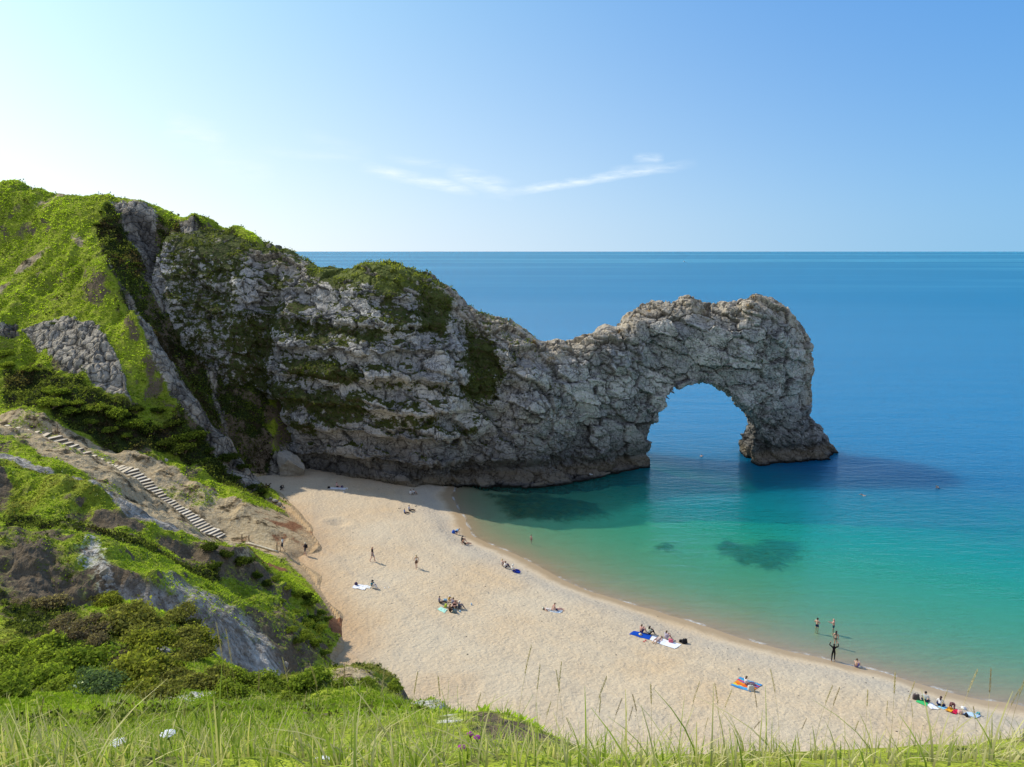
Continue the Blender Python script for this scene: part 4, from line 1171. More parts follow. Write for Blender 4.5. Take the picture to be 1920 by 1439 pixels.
def bm_box(bm, c, s, rot=None, bevel=0.0):
    r_ = bmesh.ops.create_cube(bm, size=1.0)
    vs = r_['verts']
    M = Matrix.Translation(c) @ (rot.to_4x4() if rot else Matrix.Identity(4)) @ Matrix.Diagonal((*s, 1))
    bmesh.ops.transform(bm, matrix=M, verts=vs)
    if bevel:
        es = list({e for v in vs for e in v.link_edges})
        bmesh.ops.bevel(bm, geom=es, offset=bevel, segments=2, affect='EDGES', profile=.6)
    return vs


def bm_ball(bm, c, s, u=10, v=7, rot=None):
    r_ = bmesh.ops.create_uvsphere(bm, u_segments=u, v_segments=v, radius=1.0)
    M = Matrix.Translation(c) @ (rot.to_4x4() if rot else Matrix.Identity(4)) @ Matrix.Diagonal((*s, 1))
    bmesh.ops.transform(bm, matrix=M, verts=r_['verts'])
    return r_['verts']


def bm_tube(bm, pts, rad, k=6, cap=True):
    pts = [Vector(p) for p in pts]; rings = []
    for i, p in enumerate(pts):
        d = (pts[min(i + 1, len(pts) - 1)] - pts[max(i - 1, 0)]).normalized()
        a = d.orthogonal().normalized(); b = d.cross(a)
        r_ = rad[i] if hasattr(rad, '__len__') else rad
        rings.append([bm.verts.new(p + (a * math.cos(2 * math.pi * j / k) + b * math.sin(2 * math.pi * j / k)) * r_) for j in range(k)])
    for r0, r1 in zip(rings, rings[1:]):
        # rings may twist between frames: join nearest vertices
        o = min(range(k), key=lambda o_: (r0[0].co - r1[o_].co).length)
        for j in range(k): bm.faces.new((r0[j], r0[(j + 1) % k], r1[(j + 1 + o) % k], r1[(j + o) % k]))
    if cap:
        bm.faces.new(list(reversed(rings[0]))); bm.faces.new(rings[-1])
    return [v for r_ in rings for v in r_]


def rough_verts(vs, amt, scale, seed):
    co = np.array([v.co[:] for v in vs]); s = seed * 3.7
    for k in range(3):
        d = fbm3(co[:, 0] * scale + s, co[:, 1] * scale + s * 2, co[:, 2] * scale + k * 9.1, 3, 400 + seed)
        co[:, k] += d * amt
    for v, c in zip(vs, co): v.co = c


SEAWARD = R(-50)          # yaw of somebody looking out to sea

# ================================================================== steps and path furniture
WOODS = [paint("weathered_plank", c_, .85, .1, .25, 9) for c_ in [(.70, .61, .47), (.60, .51, .38), (.74, .65, .51), (.64, .54, .39)]]; WOODR = paint("riser_board", (.17, .125, .085), .9, .05, .3, 9)
POSTM = paint("post_wood", (.24, .18, .12), .9, .05, .3, 12)


def flight(pxs, label):
    pts = [survey(px, py, Y=Y) for px, py, Y in pxs]
    n = len(pts)
    root = empty("wooden_steps", Vector(pts[-1]))
    tag(root, label, "steps")
    for i, p in enumerate(pts):
        a = pts[max(i - 1, 0)]; b = pts[min(i + 1, n - 1)]
        d = Vector((b[0] - a[0], b[1] - a[1], 0)).normalized(); yaw = math.atan2(d.y, d.x) + random.uniform(-.11, .11)
        z = float(ground_z(p[0], p[1])[0]) + .16
        wd = 2.45 + random.uniform(-.35, .25)
        bm = bmesh.new(); bm_box(bm, (-.06, 0, 0), (.56, wd, .07), bevel=.015)
        st = obj_bm("step", bm, random.choice(WOODS), root, smooth=False)
        bm = bmesh.new(); bm_box(bm, (.19, 0, -.155), (.05, wd - .06, .24), bevel=.01)
        ri = obj_bm("riser", bm, WOODR, st, smooth=False)
        st.location = Vector((p[0], p[1], z)) - root.location; st.rotation_euler = (random.uniform(-.04, .04), random.uniform(-.02, .05), yaw)
    return root

def along(pts, n):
    """n survey points spaced along a polyline of (px, py, Y)"""
    pts = np.array(pts, float); s = np.concatenate([[0], np.cumsum(np.hypot(*np.diff(pts[:, :2], axis=0).T))])
    t = np.linspace(0, s[-1], n)
    return [tuple(np.interp(t, s, pts[:, k]) for k in range(3)) for _ in (0,)][0] if False else [tuple(float(np.interp(tt, s, pts[:, k])) for k in range(3)) for tt in t]

flight(along([(102, 820, 97), (150, 855, 96), (192, 873, 95)], 9), "short upper flight of pale timber-edged steps on the sandy slope at left")
flight(along([(243, 883, 94.8), (300, 937, 91.5), (408, 1009, 88.1)], 30), "long lower flight of pale timber-edged steps leading down to the beach")
flight(along([(203, 875, 95), (238, 882, 94.9)], 5), "flat pale timber treads on the level stretch between the two flights")
flight(along([(8, 801, 96.5), (85, 819, 96.9)], 5), "few shallow timber steps at the far left end of the path")
for px, py, Y, h, lab in [(109, 818, 98.5, 1.2, "lone wooden post standing behind the top of the upper steps"), (454, 1017, 87.8, 1.0, "left one of two short wooden posts at the steps' foot"),
                          (467, 1018, 88.2, .75, "right lower one of two short wooden posts at the steps' foot"), (519.5, 1033, 86, 1.1, "wooden post beside the man in white at the path end")]:
    p = survey(px, py, Y=Y); z = float(ground_z(p[0], p[1])[0])
    bm = bmesh.new(); vs = bm_tube(bm, [(0, 0, -.3), (.01, 0, h * .5), (.03, .01, h)], [.075, .07, .06], 7); rough_verts(vs, .02, 4, 3)
    o = obj_bm("wooden_post", bm, POSTM); o.location = (p[0], p[1], z); tag(o, lab, "post")
bm = bmesh.new(); pp = []
for px, py, Y in along([(462, 1018, 87.4), (492, 1026, 86.6), (520, 1034, 85.6)], 8):
    p = survey(px, py, Y=Y); pp.append((p[0], p[1], float(ground_z(p[0], p[1])[0]) + .10))
vs = bm_tube(bm, pp, .13, 6); rough_verts(vs, .06, 2, 4)
o = obj_bm("path_edging", bm, paint("pale_timber", (.60, .53, .40), .9, .1, .2, 4)); tag(o, "pale log edging along the path between steps and beach", "edging")

# ================================================================== boulders
STONE, nt_ = new_mat("boulder_stone"); _g = NT(nt_)
_p = _g.n('ShaderNodeNewGeometry').outputs['Position']; _n1 = _g.noise(_p, 2.2, 5, .65); _n2 = _g.noise(_p, 11, 4, .7)
principled(_g, _g.mix(_g.mapr(_n2, .3, .7), _g.mix(_g.mapr(_n1, .35, .65), (.19, .17, .15), (.36, .33, .28)), (.42, .38, .31)), .92,
           _g.n('ShaderNodeBump', {'Strength': 1.0, 'Distance': .15, 'Height': _g.math('ADD', _n1, _g.math('MULTIPLY', _n2, .3))}).outputs[0], .1)


def boulder(px, py, size, label, seed, squash=.65, group=None, sink=.25, Y=None):
    p = ground(px, py) if Y is None else survey(px, py, Y=Y)
    p = (p[0], p[1], float(ground_z(p[0], p[1])[0]))
    bm = bmesh.new(); bmesh.ops.create_icosphere(bm, subdivisions=5, radius=1.0)
    r_ = np.random.default_rng(seed); rot = Matrix.Rotation(r_.uniform(0, 6), 3, 'Z')
    for _ in range(14):                    # split planes
        nrm = Vector(r_.normal(0, 1, 3)).normalized(); dcut = r_.uniform(.38, .8)
        for v in bm.verts:
            e = v.co.dot(nrm) - dcut
            if e > 0: v.co -= nrm * e * .92
    vs = list(bm.verts)
    for v in vs: v.co = rot @ Vector((v.co.x * size[0] / 2, v.co.y * size[1] / 2, v.co.z * size[2] / 2))
    rough_verts(vs, .13 * min(size), 1.6 / min(size), seed); rough_verts(vs, .05 * min(size), 6.0 / min(size), seed + 40)
    o = obj_bm("boulder", bm, STONE); o.location = (p[0], p[1], p[2] + size[2] * (.5 - sink)); tag(o, label, "boulder", group)
    return o

boulder(868, 1346, (1.0, .8, .75), "pale boulder in the grass at the near cliff brink above the beach", 1, Y=19.5)
boulder(848, 1343, (.5, .5, .55), "small dark rock left of the pale boulder at the near brink", 2, Y=19.5)
boulder(893, 1352, (.45, .4, .35), "small brown rock right of the pale boulder at the near brink", 3, Y=19)
boulder(540, 890, (6.5, 4.5, 6.0), "big smooth slab of rock leaning at the cliff foot beside the shaded beach", 4, sink=.22)
for k, (px, py, s) in enumerate([(515, 942, 1.2), (523, 948, .9), (508, 937, .8), (532, 953, .7)]):
    boulder(px, py, (s, s * .8, s * .7), "blue-grey boulder in shade where the sandy mound meets the shingle", 10 + k, group="grey boulders at the mound's shaded edge")
boulder(196, 1078, (.9, .7, .8), "white chalk lump high in the eroded gully at left", 20)
boulder(206, 1093, (.7, .6, .6), "lower white chalk lump in the eroded gully at left", 21)
boulder(535, 1252, (1.0, .8, .8), "pale boulder low in the clay gully near the beach", 22)
boulder(328, 853, (1.1, .9, .8), "pale boulder on the slope right above the long flight of steps", 23)
boulder(312, 866, (.8, .7, .6), "smaller pale rock just above the long flight of steps", 24)

# ================================================================== bushes
def bush_mesh(name, seed, base, tip, n=2600, leaf=.085, lobes=10, flat=.62):
    r_ = np.random.default_rng(seed); cs = []
    for k in range(lobes):
        a = r_.uniform(0, 6.28); d = r_.uniform(.15, .85); rr = r_.uniform(.16, .46)
        cs.append((math.cos(a) * d, math.sin(a) * d, rr * .7 + r_.uniform(0, .25), rr))
    cs.append((0, 0, .45, .5)); cs = np.array(cs)
    idx = r_.integers(0, len(cs), n)
    u = r_.normal(0, 1, (n, 3)); u /= np.linalg.norm(u, axis=1, keepdims=True); u[:, 2] = np.where(u[:, 2] < -.3, -u[:, 2], u[:, 2])
    rad = cs[idx, 3] * (1 - .5 * r_.random(n) ** 2.2) * (1 + .24 * r_.normal(0, 1, n)) * np.where(r_.random(n) < .06, 1.25, 1.0)
    P_ = cs[idx, :3] + u * rad[:, None] * np.array([1, 1, flat]); P_[:, 2] = np.maximum(P_[:, 2], .0)
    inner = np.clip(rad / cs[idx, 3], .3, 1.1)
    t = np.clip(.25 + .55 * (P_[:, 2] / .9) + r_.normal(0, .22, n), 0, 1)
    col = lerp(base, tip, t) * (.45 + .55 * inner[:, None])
    nrm = u + r_.normal(0, .55, (n, 3)); nrm /= np.linalg.norm(nrm, axis=1, keepdims=True)
    a_ = np.cross(nrm, r_.normal(0, 1, (n, 3))); a_ /= np.linalg.norm(a_, axis=1, keepdims=True); b_ = np.cross(nrm, a_)
    s = leaf * r_.uniform(.6, 1.4, (n, 1))
    V_ = np.stack([P_ - a_ * s * .4, P_ - b_ * s * .0 + a_ * s * .1 + b_ * s * .45, P_ + a_ * s * 1.1, P_ + a_ * s * .1 - b_ * s * .45], 1).reshape(-1, 3)
    F_ = np.arange(4 * n).reshape(-1, 4); C_ = np.repeat(col, 4, 0)
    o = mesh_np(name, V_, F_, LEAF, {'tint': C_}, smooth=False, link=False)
    # woody stems
    bm = bmesh.new()
    for k in range(9):
        c_ = cs[k % len(cs)]; bm_tube(bm, [(0, 0, -.15), (c_[0] * .4, c_[1] * .4, .12), (c_[0] * .9, c_[1] * .9, c_[2])], [.03, .022, .008], 5)
    me = bpy.data.meshes.new("stem"); bm.to_mesh(me); bm.free(); me.materials.append(POSTM)
    return o.data, me

BUSH = {
    'bright': [bush_mesh("foliage", 501, (.07, .10, .018), (.36, .43, .06)), bush_mesh("foliage", 502, (.06, .09, .016), (.30, .38, .05))],
    'olive': [bush_mesh("foliage", 503, (.06, .075, .015), (.36, .37, .06)), bush_mesh("foliage", 504, (.07, .07, .02), (.32, .31, .08))],
    'dark': [bush_mesh("foliage", 505, (.03, .046, .010), (.13, .18, .028)), bush_mesh("foliage", 506, (.03, .042, .012), (.11, .145, .026))],
    'blue': [bush_mesh("foliage", 507, (.05, .075, .035), (.17, .24, .11), leaf=.06)],
    'brown': [bush_mesh("foliage", 508, (.08, .062, .04), (.32, .26, .15)), bush_mesh("foliage", 509, (.09, .07, .045), (.29, .235, .14))],
}
def bush(px, py, size, kind, label, group):
    p = ground(px, py); r_ = random.Random(int(px * 7 + py))
    fol, stem = BUSH[kind][r_.randrange(len(BUSH[kind]))]
    root = empty("bush", (p[0], p[1], p[2] - .05), r_.uniform(0, 6.28)); tag(root, label, "bush", group)
    f = bpy.data.objects.new("foliage", fol); s = bpy.data.objects.new("stem", stem)
    for o in (f, s):
        COL.objects.link(o); o.parent = root
        o.scale = (size * .62, size * .62 * r_.uniform(.8, 1.15), size * .55 * r_.uniform(.75, 1.2))

B = [
    ("leafy green bush on the slope just above the steps", "green bushes above the steps", 'bright', [(118, 742, 3.4), (150, 760, 3.2), (185, 772, 3.6), (222, 790, 3.4), (255, 806, 3.0), (132, 778, 3.0), (95, 766, 2.8), (168, 797, 2.8), (205, 812, 2.8), (90, 738, 2.6), (240, 822, 2.4), (20, 690, 2.8), (60, 700, 2.4), (5, 670, 2.6)]),
    ("dark scrubby bush in the shaded foot of the hill", "dark bushes along the shaded hill foot", 'dark', [(285, 815, 3), (310, 840, 2.6), (345, 850, 3), (380, 868, 2.8), (410, 885, 2.6), (440, 900, 2.8), (470, 918, 2.4), (330, 800, 3), (300, 775, 3), (360, 828, 3), (395, 850, 2.6), (255, 775, 2.8), (425, 868, 2.4), (490, 925, 1.8), (455, 880, 2.4)]),
    ("yellow-green bush on the grassy nose above the beach", "bushes on the nose by the beach", 'bright', [(540, 1105, 1.3), (562, 1118, 1.4), (583, 1136, 1.5), (600, 1152, 1.4), (553, 1150, 1.3), (575, 1170, 1.5), (596, 1182, 1.4), (568, 1200, 1.3), (590, 1212, 1.3), (605, 1226, 1.0), (528, 1130, 1.2), (515, 1090, 1.1), (545, 1185, 1.3), (612, 1165, 1.1)]),
    ("small dark bush on the grass spur below the steps", "dark bushes on the spur", 'dark', [(395, 1035, 1.8), (425, 1048, 1.6), (455, 1060, 1.8), (480, 1085, 1.6), (405, 1065, 1.4), (500, 1100, 1.6), (575, 1125, 1.1), (590, 1165, 1.1), (555, 1205, 1.1)]),
    ("olive bush on the bank beside the clay gully", "olive bushes beside the gully", 'olive', [(205, 1135, 1.9), (232, 1152, 2.1), (262, 1170, 2.2), (290, 1182, 1.9), (225, 1188, 2.1), (258, 1210, 1.9), (288, 1220, 1.6), (185, 1125, 1.6), (335, 1165, 1.7), (352, 1185, 1.9), (340, 1215, 1.8), (368, 1215, 1.7), (362, 1238, 1.6), (245, 1170, 1.5), (275, 1195, 1.7)]),
    ("leafy green bush in the hollow at lower left", "green bushes in the lower left hollow", 'bright', [(28, 1228, 2.2), (70, 1242, 2.2), (105, 1255, 2.0), (10, 1262, 1.8), (50, 1282, 1.7), (92, 1292, 1.6), (130, 1298, 1.4), (20, 1310, 1.3), (140, 1262, 1.8)]),
    ("dry brown bush on the shaded bank at left", "brown dry bushes on the left bank", 'brown', [(60, 1135, 1.5), (95, 1150, 1.6), (130, 1170, 1.6), (160, 1190, 1.6), (190, 1210, 1.5), (30, 1140, 1.5), (110, 1190, 1.4), (215, 1240, 1.4)]),
    ("bluish green bush in front of the brown bank", "bluish bushes at lower left", 'blue', [(165, 1290, 1.1), (190, 1298, 1.2), (205, 1285, .9)]),
    ("grey-green bush at the brink of the near slope", "grey-green bushes on the near brink", 'olive', [(245, 1272, 1.6), (285, 1282, 1.5), (320, 1285, 1.4), (365, 1290, 1.3), (405, 1292, 1.2), (250, 1305, 1.1), (300, 1312, 1.0)]),
    ("low bushy clump on the near slope above the ravine mouth", "low clumps on the near slope", 'bright', [(445, 1290, 1.3), (500, 1290, 1.2), (560, 1292, 1.2), (590, 1286, 1.0), (640, 1286, .9), (690, 1286, .9), (540, 1318, .9), (735, 1296, .8), (430, 1315, .9)]),
    ("dark green bush high on the far grassy hillside", "bushes high on the far hillside", 'dark', [(182, 425, 1.8), (205, 455, 1.7), (212, 490, 1.6), (190, 400, 1.6), (255, 500, 1.6), (410, 440, 1.8), (425, 470, 1.6), (100, 610, 1.6)]),
]
for lab, grp, kind, pts in B:
    for px, py, s in pts: bush(px, py, s * random.uniform(.65, 1.25), kind, lab, grp)
# ================================================================== people
SKIN = {k: paint("skin", c, .6, .3, .06, 12) for k, c in dict(fair=(.62, .40, .30), tan=(.48, .28, .19), pink=(.64, .37, .30)).items()}
EYE = paint("eye", (.03, .025, .02), .3, .5)


def V3(*a): return Vector(a)


def pose_points(kind):
    """joints for a 1.74 m figure facing +Y"""
    J = {}
    def torso(p, s, c, n, h, t): J.update(pelvis=V3(*p), spine=V3(*s), chest=V3(*c), neck=V3(*n), head=V3(*h), top=V3(*t))
    def pair(nm, x, y, z, x2=None, y2=None, z2=None):
        J[nm + 'R'] = V3(x, y, z); J[nm + 'L'] = V3(-x if x2 is None else x2, y if y2 is None else y2, z if z2 is None else z2)
    if kind in ('stand', 'walk', 'armsup', 'point', 'wade'):
        torso((0, 0, .96), (0, .005, 1.12), (0, 0, 1.30), (0, 0, 1.47), (0, .035, 1.60), (0, .02, 1.70))
        pair('hip', .095, 0, .92); pair('sho', .18, -.01, 1.42); pair('elb', .25, -.04, 1.15); pair('wri', .25, .07, .92)
        pair('kne', .10, .03, .50); pair('ank', .10, -.02, .085); pair('toe', .12, .13, .03)
        if kind == 'walk':
            J['kneR'] = V3(.10, .20, .53); J['ankR'] = V3(.10, .22, .10); J['toeR'] = V3(.11, .37, .04)
            J['kneL'] = V3(-.10, -.04, .50); J['ankL'] = V3(-.10, -.30, .16); J['toeL'] = V3(-.11, -.19, .04)
            J['elbR'] = V3(.25, -.13, 1.17); J['wriR'] = V3(.24, -.10, .93); J['elbL'] = V3(-.25, .04, 1.16); J['wriL'] = V3(-.23, .22, .99)
        if kind == 'armsup':
            J['kneR'] = V3(.11, .12, .52); J['ankR'] = V3(.12, .10, .09); J['toeR'] = V3(.13, .25, .03); J['ankL'] = V3(-.15, -.28, .12); J['toeL'] = V3(-.16, -.16, .03); J['kneL'] = V3(-.13, -.06, .50)
            pair('elb', .40, .02, 1.56); pair('wri', .33, .06, 1.78)
        if kind == 'point':
            J['elbL'] = V3(-.30, .16, 1.28); J['wriL'] = V3(-.34, .40, 1.40); J['elbR'] = V3(.20, .14, 1.22); J['wriR'] = V3(-.06, .32, 1.28)
        if kind == 'wade':
            pair('elb', .29, .02, 1.16); pair('wri', .14, .20, 1.08)
    elif kind in ('sit', 'sitout', 'sitcross', 'sitlean'):
        lean = {'sit': .03, 'sitout': -.05, 'sitcross': .02, 'sitlean': -.17}[kind]
        torso((0, 0, .12), (0, lean * .4 - .02, .30), (0, lean, .50), (0, lean + .03, .66), (0, lean + .085, .78), (0, lean + .08, .89))
        pair('hip', .10, .03, .11); pair('sho', .18, lean, .61)
        pair('kne', .13, .40, .49); pair('ank', .10, .62, .08); pair('toe', .11, .75, .03); pair('elb', .27, .20, .44); pair('wri', .10, .42, .47)
        if kind == 'sitout':
            pair('kne', .12, .47, .19); pair('ank', .13, .88, .07); pair('toe', .15, .93, .17); pair('elb', .26, .10, .38); pair('wri', .17, .31, .25)
        if kind == 'sitlean':
            pair('kne', .12, .45, .24); pair('ank', .13, .86, .08); pair('toe', .15, .92, .18); pair('elb', .27, -.30, .32); pair('wri', .27, -.34, .06)
        if kind == 'sitcross':
            pair('kne', .33, .30, .14); J['ankR'] = V3(-.08, .40, .08); J['ankL'] = V3(.08, .33, .08); J['toeR'] = V3(-.20, .40, .04); J['toeL'] = V3(.20, .35, .04); pair('elb', .28, .10, .36); pair('wri', .16, .30, .22)
    elif kind == 'crouch':
        torso((0, -.10, .42), (0, .02, .60), (0, .20, .72), (0, .36, .76), (0, .47, .76), (0, .55, .80))
        pair('hip', .10, -.08, .42); pair('sho', .17, .28, .72); pair('kne', .16, .28, .36); pair('ank', .14, -.02, .08); pair('toe', .15, .13, .03); pair('elb', .24, .32, .46); pair('wri', .20, .46, .26)
    elif kind == 'lieback':
        torso((0, 0, .11), (0, .17, .115), (0, .36, .12), (0, .53, .13), (0, .66, .15), (0, .76, .16))
        pair('hip', .10, -.03, .11); pair('sho', .18, .47, .12); pair('kne', .13, -.40, .28); pair('ank', .13, -.74, .08); pair('toe', .14, -.82, .15); pair('elb', .33, .28, .07); pair('wri', .30, .03, .07)
    elif kind == 'liefront':
        torso((0, 0, .11), (0, .17, .12), (0, .36, .17), (0, .52, .26), (0, .63, .34), (0, .68, .44))
        pair('hip', .10, -.03, .11); pair('sho', .18, .46, .20); pair('kne', .12, -.45, .08); pair('ank', .11, -.86, .08); pair('toe', .11, -.98, .04); pair('elb', .22, .62, .05); pair('wri', .06, .76, .12)
    elif kind == 'swim':
        torso((0, 0, -.10), (0, .17, -.06), (0, .36, -.02), (0, .52, .06), (0, .63, .13), (0, .68, .23))
        pair('hip', .10, -.03, -.11); pair('sho', .18, .46, .0); pair('kne', .12, -.45, -.16); pair('ank', .12, -.86, -.12); pair('toe', .12, -.98, -.14)
        J['elbR'] = V3(.34, .60, .10); J['wriR'] = V3(.28, .86, .02); J['elbL'] = V3(-.36, .30, -.10); J['wriL'] = V3(-.34, .05, -.16)
    return J


RAD = dict(pelvis=.125, spine=.115, chest=.13, neck=.055, head=.092, top=.070, hip=.092, kne=.060, ank=.042, toe=.036, sho=.062, elb=.043, wri=.030)


def make_person(loc, yaw, kind, label, skin='fair', hair=('short', (.05, .035, .025)), wear=(), scale=1.0, group=None, hat=None, build=1.0, hips=None):
    J = pose_points(kind)
    bm = bmesh.new(); sk = bm.verts.layers.skin.verify(); vd = {}
    def add(nm, co, r_):
        v = bm.verts.new(co); v[sk].radius = (r_ * build, r_ * build); vd[nm] = v; return v
    def R0(nm): return RAD[nm.rstrip('RL')] if nm not in RAD else RAD[nm]
    for nm, co in J.items(): add(nm, co, R0(nm))
    vd['pelvis'][sk].use_root = True
    bones = [('pelvis', 'spine'), ('spine', 'chest'), ('chest', 'neck'), ('neck', 'head'), ('head', 'top')]
    for s in 'RL':
        bones += [('pelvis', 'hip' + s), ('hip' + s, 'kne' + s), ('kne' + s, 'ank' + s), ('ank' + s, 'toe' + s), ('chest', 'sho' + s), ('sho' + s, 'elb' + s), ('elb' + s, 'wri' + s)]
        # hand: palm and five bent fingers of different length
        fore = (J['wri' + s] - J['elb' + s]).normalized()
        side = fore.cross(V3(0, 1, 0.2)).normalized() if abs(fore.y) < .8 else fore.cross(V3(0, 0, 1)).normalized()
        if s == 'L': side = -side
        curl = side.cross(fore).normalized()
        palm = J['wri' + s] + fore * .075
        add('palm' + s, palm, .036); bones.append(('wri' + s, 'palm' + s))
        for k, (off, ln) in enumerate([(-.030, .070), (-.011, .082), (.010, .076), (.028, .060)]):
            a = palm + fore * .03 + side * off; b = a + fore * ln * .5 + curl * .008; c = b + fore * ln * .4 + curl * .024
            for q, pt, r_ in (('a', a, .0095), ('b', b, .0088), ('c', c, .0075)): add('f%d%s%s' % (k, q, s), pt, r_)
            bones += [('palm' + s, 'f%da%s' % (k, s)), ('f%da%s' % (k, s), 'f%db%s' % (k, s)), ('f%db%s' % (k, s), 'f%dc%s' % (k, s))]
        a = J['wri' + s] + fore * .035 - side * .035; b = a + fore * .035 - side * .022 + curl * .012
        add('ta' + s, a, .0115); add('tb' + s, b, .0095); bones += [('palm' + s, 'ta' + s), ('ta' + s, 'tb' + s)]
    for a, b in bones: bm.edges.new((vd[a], vd[b]))
    me = bpy.data.meshes.new("tmp"); bm.to_mesh(me); bm.free()
    tmp = bpy.data.objects.new("tmp", me); COL.objects.link(tmp)
    m1 = tmp.modifiers.new("skin", 'SKIN'); m1.use_smooth_shade = True; m1.branch_smoothing = .6
    m2 = tmp.modifiers.new("sub", 'SUBSURF'); m2.levels = 1; m2.render_levels = 1
    dg = bpy.context.evaluated_depsgraph_get(); ev = tmp.evaluated_get(dg)
    me2 = bpy.data.meshes.new_from_object(ev)
    bpy.data.objects.remove(tmp); bpy.data.meshes.remove(me)
    co = np.empty(len(me2.vertices) * 3); me2.vertices.foreach_get("co", co); co = co.reshape(-1, 3)
    nr_ = np.empty(len(me2.vertices) * 3); me2.vertices.foreach_get("normal", nr_); nr_ = nr_.reshape(-1, 3)
    polys = [tuple(p.vertices) for p in me2.polygons]
    # nearest bone of every vertex
    JJ = dict(J); JJ.update(palmR=J['wriR'] + (J['wriR'] - J['elbR']).normalized() * .12, palmL=J['wriL'] + (J['wriL'] - J['elbL']).normalized() * .12)
    bl = [(a, b) for a, b in bones if a in JJ and b in JJ]
    best = np.full(len(co), 9.0); bi = np.zeros(len(co), int); bt = np.zeros(len(co))
    for i, (a, b) in enumerate(bl):
        A_, B_ = np.array(JJ[a]), np.array(JJ[b]); e = B_ - A_
        t = np.clip(((co - A_) @ e) / (e @ e), 0, 1); rr_ = [R0(k_) if (k_ in RAD or k_[:-1] in RAD) else .03 for k_ in (a, b)]; d = np.linalg.norm(co - A_ - t[:, None] * e, axis=1) - build * (rr_[0] * (1 - t) + rr_[1] * t)
        m = d < best; best = np.where(m, d, best); bi = np.where(m, i, bi); bt = np.where(m, t, bt)
    nm = [a.rstrip('RL') if a[-1] in 'RL' else a for a, b in bl]; nb = [b[:-1] if b[-1] in 'RL' else b for a, b in bl]
    seg = np.array([{('pelvis', 'spine'): 0, ('spine', 'chest'): 1, ('chest', 'neck'): 2, ('neck', 'head'): 3, ('head', 'top'): 4, ('pelvis', 'hip'): 5, ('hip', 'kne'): 6, ('kne', 'ank'): 7,
                      ('ank', 'toe'): 8, ('chest', 'sho'): 9, ('sho', 'elb'): 10, ('elb', 'wri'): 11, ('wri', 'palm'): 12}.get((x, y), 12) for x, y in zip(nm, nb)])[bi]
    face_dir = np.array((J['head'] - J['neck']).normalized()); upd = (J['top'] - J['head']).normalized()
    fd = V3(0, 1, 0) if kind not in ('lieback', 'liefront', 'swim', 'crouch') else {'lieback': V3(0, 0, 1), 'liefront': V3(0, .8, -.3), 'swim': V3(0, .9, 0), 'crouch': V3(0, .6, -.6)}[kind]
    fd = (fd - upd * fd.dot(upd)).normalized(); sd_ = fd.cross(upd)
    hc = J['head'] + upd * .025
    # face: nose, ears, eyes, mouth belong to the one body mesh
    bmb = bmesh.new(); bmb.from_mesh(me2)
    rotm = Matrix((sd_, fd, upd)).transposed()
    for f in bmb.faces: f.material_index = 0
    def feat(off, s, mi):
        vs = bm_ball(bmb, hc + rotm @ V3(*off), s, 8, 5, rotm)
        for v in vs:
            for f in v.link_faces: f.material_index = mi
    feat((0, .098, -.012), (.014, .024, .022), 0)
    for sx_ in (-1, 1):
        feat((sx_ * .092, -.004, -.01), (.012, .022, .034), 0); feat((sx_ * .034, .086, .018), (.014, .010, .008), 1)
    feat((0, .084, -.052), (.026, .010, .006), 2)
    body = obj_bm("person", bmb, None, mats=[SKIN[skin], EYE, paint("lips", (.45, .18, .15), .5)])
    tag(body, label, "person", group)
    body.location = loc; body.rotation_euler = (0, 0, yaw); body.scale = (scale,) * 3
    bpy.data.meshes.remove(me2)
    # clothing: shells that follow the body
    def shell(name, vmask, off, color, mat=None):
        pf = [p for p in polys if sum(bool(vmask[i]) for i in p) * 2 >= len(p)]
        if not pf: return
        us = sorted({i for p in pf for i in p}); mp_ = {v: i for i, v in enumerate(us)}
        vv = co[us] + nr_[us] * (off if np.isscalar(off) else off[us][:, None])
        mm = bpy.data.meshes.new(name); mm.from_pydata([tuple(v) for v in vv], [], [[mp_[i] for i in p] for p in pf]); mm.update()
        for p in mm.polygons: p.use_smooth = True
        mm.materials.append(mat or paint("cloth_" + name, color, .9, .1, .1, 25))
        o = bpy.data.objects.new(name, mm); COL.objects.link(o); o.parent = body
        return o
    tors = np.isin(seg, [0, 1, 9]) | ((seg == 2) & (bt < .55)) | (seg == 5)
